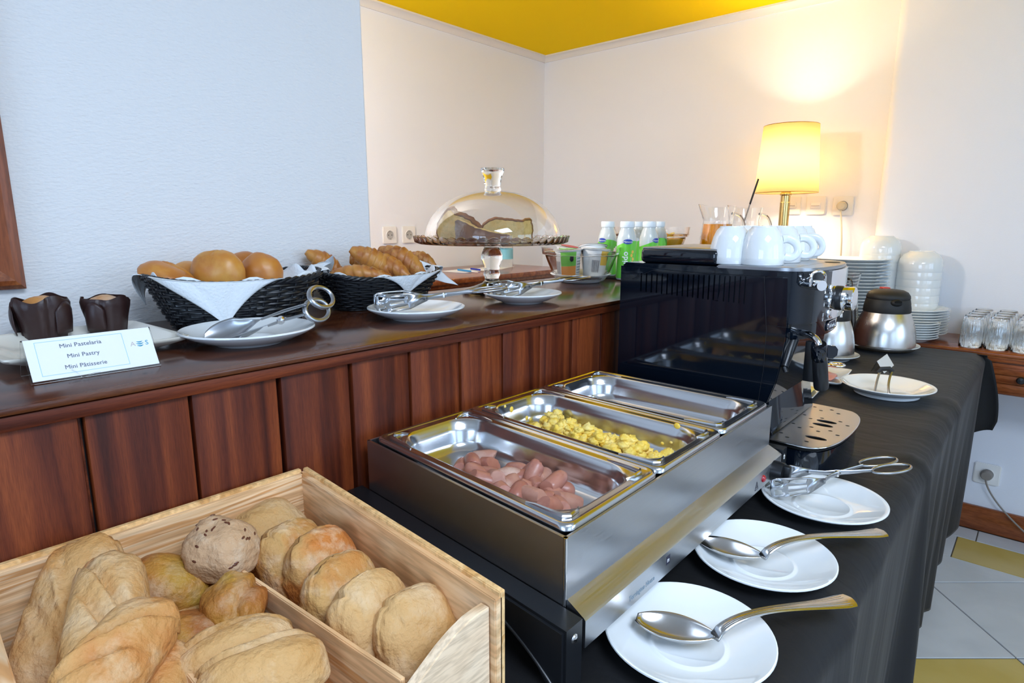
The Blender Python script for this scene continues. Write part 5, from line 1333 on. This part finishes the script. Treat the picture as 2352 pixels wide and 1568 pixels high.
def jug(name, label, loc, rz, level, liquid, hgt=.205, R=.052):
    t = thing(name, label, 'jug', loc, rz)
    k = hgt/.205
    out = [(0, 0), (R*1.05, 0), (R*1.12, .003), (R*1.15, .012), (R*1.10, .06*k), (R*.99, .11*k), (R*.91, .142*k), (R*.875, .156*k), (R*.875, .160*k), (R*.91, .172*k), (R*.975, .196*k), (R*1.0, .205*k)]
    inn = [(r-.0025, max(z, .006)) for r, z in out[::-1] if r > 0]
    def sp(r, z, a, i):
        kk = max(0, (z-.160*k)/(.045*k)); g_ = math.exp(-(((a+PI) % (2*PI)-PI)/.42)**2)
        return (r+.013*kk*g_, z-.004*kk*kk*(1-math.cos(2*a))*.5+.006*kk*g_)
    MB().lathe(out+inn+[(0, .006), (0, 0)], 56, fn=sp).obj('glass_body', 'glass', t, angle=60, weld=True)
    li = [(0, .0065)]+[(r-.0027, z) for r, z in out[2:] if z < level*k and z > .0065]; rl = None
    for (ra, za), (rb_, zb) in zip(out[2:], out[3:]):
        if za <= level*k <= zb: rl = ra+(rb_-ra)*(level*k-za)/(zb-za)-.0027
    li = [(0, .0065), (out[2][0]-.0027, .0065)]+[q for q in li[1:]]+[(rl, level*k), (0, level*k)]
    MB().lathe(li, 48).obj('liquid', liquid, t, angle=50, weld=True)
    m = MB(); m.tube(bez([(-R*.86, 0, .182*k), (-R*1.75, 0, .186*k), (-R*1.95, 0, .12*k), (-R*1.6, 0, .055*k), (-R*1.02, 0, .052*k)], 20), .0052, 12, flat=(1.3, .8), up=(0, 1, 0)); m.obj('handle', 'glass_thick', t)
    return t
leftd = math.atan2(-RT.y, -RT.x)
j1 = jug('juice_jug', 'glass jug filled with bright orange juice behind the coffee machine', PY(1648, 520, 1.93)*1, leftd, .149, 'juice_orange'); j1.location.z = CZ
j2 = jug('juice_jug', 'glass jug with a little yellow juice and a black spoon, right of the orange juice', PY(1712, 520, 2.10)*1, leftd, .106, 'juice_yellow'); j2.location.z = CZ
a = PY(1742, 411, 2.06); b = PY(1700, 535, 2.10)
ls = thing('long_spoon', 'long black-handled stirring spoon standing in the second juice jug', 'spoon', (a+b)/2)
MB().tube([a, (a*.55+b*.45)], .0048, 10, flat=(.5, 1)).obj('handle', 'plastic_black_matt', ls, True)
MB().tube([(a*.55+b*.45), b], .0038, 10, flat=(.5, 1)).obj('shaft', 'steel_satin', ls, True)
cj = jug('coffee_carafe', 'glass jug of dark coffee with a ribbed handle, behind the machine front', (-.535, 2.335, TZ+.006), leftd+R_(40), .150, 'coffee', .235, .056)
plate('saucer', 'cream saucer under the glass jug of coffee', (-.535, 2.335, TZ), .075, .016, m='porcelain_cream')

# ham and cheese plates, ring tongs, clear sign, small tongs
sqh = square_plate('square_plate', 'square white plate of sliced ham beyond the coffee machine', (-.455, 1.725, TZ+.0003), R_(5), .093, .093, .016)
sqc = square_plate('square_plate', 'square white plate of sliced cheese behind the drip tray', (-.463, 1.545, TZ+.0003), R_(4), .085, .085, .015)
def slices(name, lab, c, n, mt, r):
    random.seed(n)
    for k in range(n):
        sd = k*2.3
        def fn(u, v, sd=sd, k=k):
            a = 2*PI*u; rr_ = r*v*(1+.12*math.sin(3*a+sd)); return (rr_*math.cos(a), rr_*math.sin(a)*.85, .001+.003*noise.noise(V((rr_*40*math.cos(a)+sd, rr_*40*math.sin(a), 0)))+.004*v*v*math.sin(2*a+sd)**2)
        o = MB().grid(fn, 28, 7, cu=True).obj(name, mt, solid=.0014); o.location = (c[0]+random.uniform(-.02, .03), c[1]+random.uniform(-.025, .02), c[2]+.0015+.0032*k); tag(o, lab % ('on top', 'in the middle', 'at the bottom')[n-1-k], 'food')
slices('ham_slice', 'pink slice of ham %s of the ham plate', (-.445, 1.725, TZ+.006), 3, 'ham', .058)
slices('cheese_slice', 'yellow slice of cheese %s of the cheese plate', (-.445, 1.55, TZ+.006), 3, 'cheese', .052)
rt_ = thing('ring_handled_server', 'chrome server with a ring-shaped handle end lying over the ham plate', 'server', PZ(1900, 838, TZ+.045))
q0 = PZ(1922, 838, TZ+.042); ringp = [q0+RT*(.017*math.cos(2*PI*i/28))+V((-.66*.017*math.sin(2*PI*i/28), .75*.017*math.sin(2*PI*i/28), 0)) for i in range(28)]
m = MB(); m.tube(ringp, .0045, 10, closed=True, flat=(1, 1)); m.tube([q0-RT*.017, q0-RT*.06, q0-RT*.12+V((0, 0, -.025))], .005, 10); m.obj('handle', 'chrome', rt_, True)
sg = thing('clear_sign', 'small clear folded sign holder behind the plate with the little tongs', 'sign', PZ(2018, 872, TZ))
bR = PZ(2031, 857, TZ+.0006); bL = PZ(2000, 853, TZ+.0006); dd = PZ(2053, 839, TZ+.0006)-bR; top_ = PZ(2014.5, 829, TZ+.030)
MB().grid(lambda u, v: tuple(top_*(1-v)+bR*v+dd*u), 1, 1).obj('white_leaf', 'paper_white', sg, True, solid=.0012, smooth=False)
MB().grid(lambda u, v: tuple(top_*(1-v)+bL*v+dd*u), 1, 1).obj('clear_leaf', 'acrylic', sg, True, solid=.0012, smooth=False)
tg = thing('small_tongs', 'little steel tongs with a black grip standing on the side plate', 'tongs', PZ(2030, 900, TZ))
tt = PY(2034, 852, 1.66); f1 = PZ(2008, 910, TZ+.0065); f2 = PZ(2046, 914, TZ+.0065)
m1 = bez([f1, f1+(tt-f1)*.5+V((-.008, -.006, 0)), tt+V((-.010, -.008, .0))], 12); m2 = bez([f2, f2+(tt-f2)*.4+V((-.006, -.004, .0)), tt+V((.012, .010, .002))], 12)
for nm, pp in (('jaw', m1), ('jaw', m2)):
    MB().tube(pp, .0026, 8, flat=(.3, 1), up=(0, 1, 0)).obj(nm, 'steel_satin', tg, True)
MB().tube([tt+V((-.012, -.009, -.004)), tt+V((-.008, -.006, .005)), tt+V((.006, .005, .006)), tt+V((.012, .010, -.002))], .0062, 12, flat=(1, .6)).obj('grip', 'plastic_black_matt', tg, True)

# ================================================================== CROCKERY ON THE DESK
def stack(first, n, dz, loc, labels, group):
    for k in range(n):
        p = V(loc)+V((random.uniform(-.0008, .0008), random.uniform(-.0008, .0008), dz*k))
        if k == 0: first.location = p; o = first
        else: o = first.copy(); COL.objects.link(o); o.location = p
        o['label'] = labels[k] if isinstance(labels, list) else labels; o['group'] = group
random.seed(4)
def seqlab(base, n):
    ords = ['lowest', 'second from the bottom', 'third from the bottom', 'fourth from the bottom', 'fifth from the bottom', 'sixth from the bottom', 'seventh from the bottom', 'eighth from the bottom', 'ninth from the bottom', 'tenth from the bottom', 'eleventh from the bottom', 'twelfth from the bottom']
    out = []
    for k in range(n):
        if k == n-1: out.append(base % 'topmost')
        elif n-1-k <= 10 and k > n//2: out.append(base % (['', 'second', 'third', 'fourth', 'fifth', 'sixth', 'seventh', 'eighth', 'ninth', 'tenth', 'eleventh'][n-1-k]+' from the top'))
        else: out.append(base % ords[k])
    return out
pp = plate('dinner_plate', '', (0, 0, 0), .135, .022, foot=.60, seg=56)
stack(pp, 22, .0121, (-.578, 2.618, TZ+.0003), seqlab('white dinner plate, %s in the tall stack by the wall', 22), 'tall stack of dinner plates on the desk')
pp = plate('dinner_plate', '', (0, 0, 0), .128, .024, foot=.60, seg=56)
stack(pp, 10, .0093, (-.375, 2.625, TZ+.0003), seqlab('white plate, %s in the lower stack behind the thermos', 10), 'low stack of plates on the desk')
pp = plate('saucer', '', (0, 0, 0), .092, .021, foot=.60, seg=56)
q = V((-.365, 2.495, TZ+.001))
stack(pp, 7, .0083, (-.352, 2.52, TZ+.0003), seqlab('small white saucer, %s in the short stack beside the thermos', 7), 'short stack of saucers beside the thermos')
bp_ = [(.0690, 0), (.0700, .002), (.0705, .010), (.0700, .030), (.0660, .047), (.0560, .064), (.0420, .072), (.0400, .0755), (.0375, .0755), (.037, .0725), (0, .072), (0, .069), (.040, .069), (.0540, .060), (.0635, .045), (.0670, .030), (.0672, .002), (.0690, 0)]
bo = tag(MB().lathe(bp_, 56).obj('bowl', 'porcelain', angle=50), '', 'bowl')
def bowl_stack(loc, n, s_, base, grp, first=None):
    for k in range(n):
        o = first if (first is not None and k == 0) else bo.copy()
        if not (first is not None and k == 0): COL.objects.link(o)
        o.scale = (s_, s_, s_); o.location = V(loc)+V((0, 0, .0285*k)); o['label'] = seqlab(base, n)[k]; o['group'] = grp
p = PY(2019, 600, 2.706); bowl_stack((p.x, 2.706, TZ+.0003), 11, .98, 'upturned white bowl, %s in the left bowl stack behind the plates', 'left stack of upturned bowls', bo)
p = PY(2109, 620, 2.706); bowl_stack((p.x+.004, 2.706, TZ+.0003), 9, 1.02, 'upturned white bowl, %s in the right bowl stack against the wall', 'right stack of upturned bowls')
# tumblers upside down
def tum(r, z, a, i): return (r*(1+.012*math.cos(18*a)*(1 if .012 < z < .095 else 0)), z)
tpz = [(.0325, 0), (.0330, .001), (.0325, .030), (.0310, .060), (.0275, .092), (.0255, .103), (.0240, .106), (0, .1065)]
tin = [(0, .094), (.0225, .093), (.0245, .088), (.0288, .060), (.0303, .030), (.0310, .001), (.0325, 0)]
gl = tag(MB().lathe(tpz+tin, 72, fn=tum).obj('drinking_glass', 'glass', angle=60, weld=True), '', 'glass')
rows_ = ['front', 'second', 'third', 'back']; cols_ = ['left', 'middle', 'right', 'far right']
first = True
for r_ in range(4):
    for c_ in range(4):
        o = gl if first else gl.copy()
        if not first: COL.objects.link(o)
        first = False
        o.location = (-.171+.0685*c_+.004*r_, 2.526+.068*r_, TZ+.0004)
        if r_ == 3: o.location.y -= .004
        o['label'] = 'upturned clear glass tumbler, %s row, %s column, on the desk' % (rows_[r_], cols_[c_]); o['group'] = 'upturned tumblers on the desk'

# ================================================================== LAMP
LY = 2.69; LP = PY(1797, 540, LY)
lamp = thing('table_lamp', 'brass table lamp with a glowing cream fabric shade', 'lamp', (LP.x, LY, CZ))
MB().lathe([(0, 0), (.065, 0), (.068, .006), (.060, .014), (.030, .020), (.020, .030), (.0195, .19), (.0195, .235), (.0185, .236)], 40).obj('base_column', 'brass', lamp, angle=40)
MB().lathe([(.0185, .235), (.0185, .262), (.0225, .264), (.0235, .268), (.0225, .272), (.0185, .274), (.0185, .277), (.0225, .279), (.0235, .283), (.0225, .287), (.0120, .289), (.0115, .330), (0, .330)], 40).obj('neck', 'brass', lamp, angle=35)
sz0 = PY(1800, 443, LY).z-CZ; sz1 = PY(1815, 289, LY).z-CZ
ro, ri = .1215, .1044
MB().lathe([(ro, sz0), (ri, sz1)], 64).obj('shade', 'shade_cloth', lamp, solid=.0012)
for r_, z_ in ((ro, sz0), (ri, sz1)): MB().tube([(r_*math.cos(2*PI*i/64), r_*math.sin(2*PI*i/64), z_) for i in range(64)], .0014, 6, closed=True).obj('shade_binding', 'brass', lamp)
MB().ball((0, 0, sz0+.115), (.026, .026, .034), 20, 12).obj('bulb', 'bulb', lamp)
pl = bpy.data.lights.new('lamp_light', 'POINT'); pl.energy = 25; pl.color = (1, .85, .63); pl.shadow_soft_size = .055
po = bpy.data.objects.new('lamp_light', pl); COL.objects.link(po); po.parent = lamp; po.location = (0, 0, sz0+.115)

# ================================================================== COUNTER FAR PART
# slate tray and yogurt drink bottles
MBs = MB().box((-.915, 1.60, CZ+.004), (.20, .30, .007), .001); tag(MBs.obj('slate_tray', 'slate'), 'flat black slate tray under the green drink bottles', 'tray')
def bottle(label, loc, rz):
    t = thing('drink_bottle', label, 'bottle', loc, rz, 'green drinking yogurt bottles')
    pr = [(0, 0), (.0235, 0), (.0255, .003), (.0258, .010), (.0250, .040), (.0240, .058), (.0252, .075), (.0262, .092), (.0250, .106), (.0205, .122), (.0170, .130), (.0165, .134), (0, .134)]
    MB().lathe(pr, 40).obj('bottle_body', 'bottle_milk', t, angle=50)
    sl = [(r+.0003, z) for r, z in pr if .003 <= z <= .110]
    def rr2(z):
        for (ra, za), (rb_, zb) in zip(pr[1:], pr[2:]):
            if za <= z <= zb and zb > za: return ra+(rb_-ra)*(z-za)/(zb-za)
        return .02
    MB().lathe([(rr2(z)+.0004, z) for z in (.004, .01, .025, .04, .058, .07, .080, .090)], 40, fn=lambda r, z, a, i: (r, z+(.010*math.sin(a*1.0+.8) if i >= 7 else 0))).obj('green_sleeve', 'bottle_green', t)
    MB().lathe([(.0168, .133), (.0182, .134), (.0185, .137), (.0185, .147), (.0178, .149), (0, .1492)], 36, fn=lambda r, z, a, i: (r*(1+.012*(i in (2, 3))*math.cos(36*a)), z)).obj('cap', 'cap_white', t, angle=40)
    def onb(z0, a0, sc_=1):     # maps text x (around) and y (up) to the bottle
        def f(p): a = a0+p.x/.0255; z = z0+p.y; return ((rr2(z)+.0009+p.z)*math.cos(a), (rr2(z)+.0009+p.z)*math.sin(a), z)
        return f
    def onbv(z0, a0):           # lettering that climbs the bottle
        def f(p): a = a0-p.y/.0255; z = z0+p.x; return ((rr2(z)+.0009+p.z)*math.cos(a), (rr2(z)+.0009+p.z)*math.sin(a), z)
        return f
    f = onb(.098, .10); m = MB(); m.grid(lambda u, v: f(V((.0125*v*math.cos(2*PI*u), .0062*v*math.sin(2*PI*u), 0))), 32, 3, cu=True); lb = m.obj('blue_label', 'label_blue', t)
    f2 = onb(.0975, .10); m = MB(); text(m, 'Mimosa', .0075, None, fn=lambda p: f2(V((p.x, p.y, p.z+.0004)))); stuff(m.obj('label_name', 'print_white', lb, smooth=False))
    m = MB(); text(m, 'líquido', .0215, None, fn=onbv(.044, -.12), bold=.0004); stuff(m.obj('lettering', 'label_white', t, smooth=False))
    m = MB()
    for k in range(7):
        f3 = onb(.018+.009*k, .62+.10*math.sin(k*2.1)); m.grid(lambda u, v: f3(V((.0035*v*math.cos(2*PI*u), .0045*v*math.sin(2*PI*u), 0))), 12, 2, cu=True)
    stuff(m.obj('almond_print', 'label_yellow', t))
    return t
fc = math.atan2(-1.49, .887)
bt = bottle('green drinking yogurt bottle in front, with white lettering up its side', PZ(1437, 641, CZ+.0078), fc)
for (u, v, rz, lab) in ((1393, 632, -.7, 'green drinking yogurt bottle leftmost, behind the yogurt bowl'), (1487, 633, .75, 'green drinking yogurt bottle right of the front one, its back turned'), (1461, 619, .9, 'green drinking yogurt bottle between and behind the two nearest'), (1509, 620, -.55, 'green drinking yogurt bottle rightmost, in front of the fruit bowl')):
    dup(bt, PZ(u, v, CZ+.0078), fc+rz, lab)
# fruit bowl
fb = thing('fruit_bowl', 'clear glass bowl of cut fruit in syrup behind the green bottles', 'bowl', (-.985, 1.80, CZ))
def gbowl(par, R, h, name='glass_body', wide=0):
    out = [(0, 0), (R*(.42+wide), 0), (R*(.46+wide), .003), (R*(.50+wide), h*.10), (R*(.66+wide*.55), h*.30), (R*(.82+wide*.1), h*.55), (R*.90, h*.74), (R*.905, h*.77), (R*.97, h*.79), (R*.985, h*.84), (R, h)]
    inn = [(R-.0028, h), (R*.955, h*.86), (R*.94, h*.815), (R*.875, h*.78), (R*.865, h*.74), (R*(.78+wide*.1), h*.55), (R*(.61+wide*.55), h*.32), (R*(.46+wide), h*.12), (R*(.40+wide), h*.08), (0, h*.07), (0, 0)]
    return MB().lathe(out+inn, 64).obj(name, 'glass', par, angle=60, weld=True)
gbowl(fb, .122, .140)
MB().lathe([(0, .020), (.055, .022), (.076, .045), (.095, .078), (.103, .098), (.103, .104), (0, .104)], 48).obj('syrup', 'juice_yellow', fb, angle=50)
random.seed(14)
for k in range(26):
    a = random.uniform(0, 2*PI); r_ = random.uniform(.02, .090); s_ = random.uniform(.009, .014)
    MB().box((0, 0, 0), (s_*1.6, s_*1.2, s_), s_*.28, 2, M=T((r_*math.cos(a), r_*math.sin(a),   .104+random.uniform(-.006, .010))) @ Rz(a*3) @ Rx(random.uniform(-.6, .6))).obj('fruit_piece', ('fruit_yellow', 'fruit_green', 'fruit_orange', 'fruit_green')[k % 4], fb)
# yogurt bowl
YB_ = PZ(1333, 643, CZ+.006)
yb_ = thing('glass_bowl', 'clear glass bowl with a stepped rim holding yogurt cups', 'bowl', YB_)
gbowl(yb_, .103, .086, wide=.16)
def yog(label, off, rot, front, back, word=None, g='yogurt cups in the glass bowl'):
    t = thing('yogurt_cup', label, 'yogurt', YB_+V(off), rot=rot, group=g); h = .062; t.scale = (1.08, 1.08, 1.15)
    rr3_ = lambda z: .0245+.0065*z/h
    MB().lathe([(0, 0), (.0235, 0), (.0245, .002), (rr3_(h-.003), h-.003), (.0345, h-.002), (.0350, h), (0, h)], 40).obj('cup_body', 'label_white', t, angle=40)
    def patch(a0, a1, z0, z1, o=.0003): return MB().grid(lambda u, v: ((rr3_(z0+(z1-z0)*v)+o)*math.cos(a0+(a1-a0)*u), (rr3_(z0+(z1-z0)*v)+o)*math.sin(a0+(a1-a0)*u), z0+(z1-z0)*v), 12, 3)
    patch(-.55, .75, .028, .058).obj('colour_band', front, t); patch(-.55, .75, .004, .028).obj('colour_band', back, t)
    m = MB(); random.seed(3)
    for k in range(15): a = -1.25+.04*k+random.uniform(0, .012); m.add(*[(lambda g: (g.v, g.f))(patch(a, a+random.choice((.009, .018)), .012, .038, .0005))][0])
    stuff(m.obj('barcode', 'label_dark', t))
    m = MB()
    for k in range(7): m.add(*[(lambda g: (g.v, g.f))(patch(.85, 1.5-.08*(k % 3), .012+.006*k, .0135+.006*k, .0005))][0])
    stuff(m.obj('small_print', 'print_grey', t))
    m = MB(); m.grid(lambda u, v: (lambda a, z: ((rr3_(z)+.0006)*math.cos(a), (rr3_(z)+.0006)*math.sin(a), z))(.35+.16*v*math.cos(2*PI*u), .043+.0055*v*math.sin(2*PI*u)), 16, 2, cu=True); m.obj('round_emblem', 'label_dark', t)
    if word:
        m = MB(); text(m, word, .012, None, fn=lambda p: ((rr3_(.048)+.0009)*math.cos(1.9+p.x/.03), (rr3_(.048)+.0009)*math.sin(1.9+p.x/.03), .047+p.y)); stuff(m.obj('lettering', 'label_red', t, smooth=False))
    MB().lathe([(0, h+.0008), (.030, h+.0012), (.0360, h+.0004), (.0355, h-.0002)], 40, fn=lambda r, z, a, i: (r+(.004*max(0, math.cos(a-2))**8 if i > 1 else 0), z)).obj('foil_lid', 'foil', t, angle=50)
    MB().lathe([(0, h+.0016), (.022, h+.0018)], 30, fn=lambda r, z, a, i: (r, z)).obj('lid_print', front, t)
    return t
fc2 = math.atan2(-YB_.y, -YB_.x)
yog('yogurt cup with green and orange sleeve, front left in the glass bowl', tuple(RT*(-.031)+V((.012, -.016, .0085))), (R_(2), R_(2), fc2-.05), 'label_green', 'label_orange', 'THIC')
yog('white yogurt cup with dense print and yellow band, front right in the bowl', tuple(RT*(.032)+V((.012, -.016, .0100))), (R_(-4), R_(3), fc2+1.0), 'label_yellow', 'label_white')
yog('yogurt cup with coconut and red lettering, at the right back of the bowl', tuple(RT*(.040)+V((-.030, .032, .016))), (R_(12), 0, fc2-1.5), 'label_white', 'label_white', 'THIC')
yog('yogurt cup with a brown picture at the left back of the bowl', tuple(RT*(-.030)+V((-.040, .036, .014))), (R_(-10), 0, fc2-.4), 'label_red', 'label_white')
# ---------------------------------------------------------------- sideboard things
sa = thing('sanitizer_bottle', 'clear pump bottle with a blue label on the sideboard', 'bottle', (-2.12, 2.38, SZ))
p = PY(1162, 600, 2.33); sa.location = (p.x, 2.33, SZ)
MB().lathe([(0, 0), (.034, 0), (.036, .004), (.036, .100), (.030, .112), (.014, .118), (.014, .126), (0, .126)], 36).obj('bottle_body', 'acrylic', sa, angle=50)
MB().lathe([(.0365, .040), (.0365, .090)], 36).obj('label_band', 'sanitizer_label', sa)
m = MB(); m.lathe([(0, .126), (.012, .126), (.012, .138), (.004, .140), (.004, .155), (0, .155)], 20); m.tube([(0, 0, .155), (.02, 0, .156), (.034, 0, .152)], .005, 8); m.obj('pump', 'plastic_white', sa)
def paper(u, v, w_, h_, rz, lab):
    p = PZ(u, v, SZ+.0006); o = MB().box((0, 0, 0), (w_, h_, .001)).obj('paper_sheet', 'paper_white', smooth=False); o.location = p; o.rotation_euler = (0, 0, rz); tag(o, lab, 'paper')
paper(1075, 621, .15, .21, .1, 'sheet of white paper on the sideboard under the pens')
paper(1140, 614, .13, .20, .4, 'sheet of white paper on the sideboard behind the cake stand stem')
def pen(lab, a, b, mt):
    a = PZ(*a, SZ+.0065); b = PZ(*b, SZ+.0065); t = thing('pen', lab, 'pen', (a+b)/2); m = MB(); m.tube([a, a+(b-a)*.7], .0042, 8); m.obj('barrel', mt, t, True)
    MB().tube([a+(b-a)*.7, b], [.0035, .001], 8).obj('tip', 'plastic_white', t, True)
pen('dark blue pen on the sideboard, behind the other', (1082, 617), (1115, 621), 'pen_blue')
pen('light blue pen on the sideboard papers, nearer', (1052, 619), (1098, 625), 'pen_cyan')
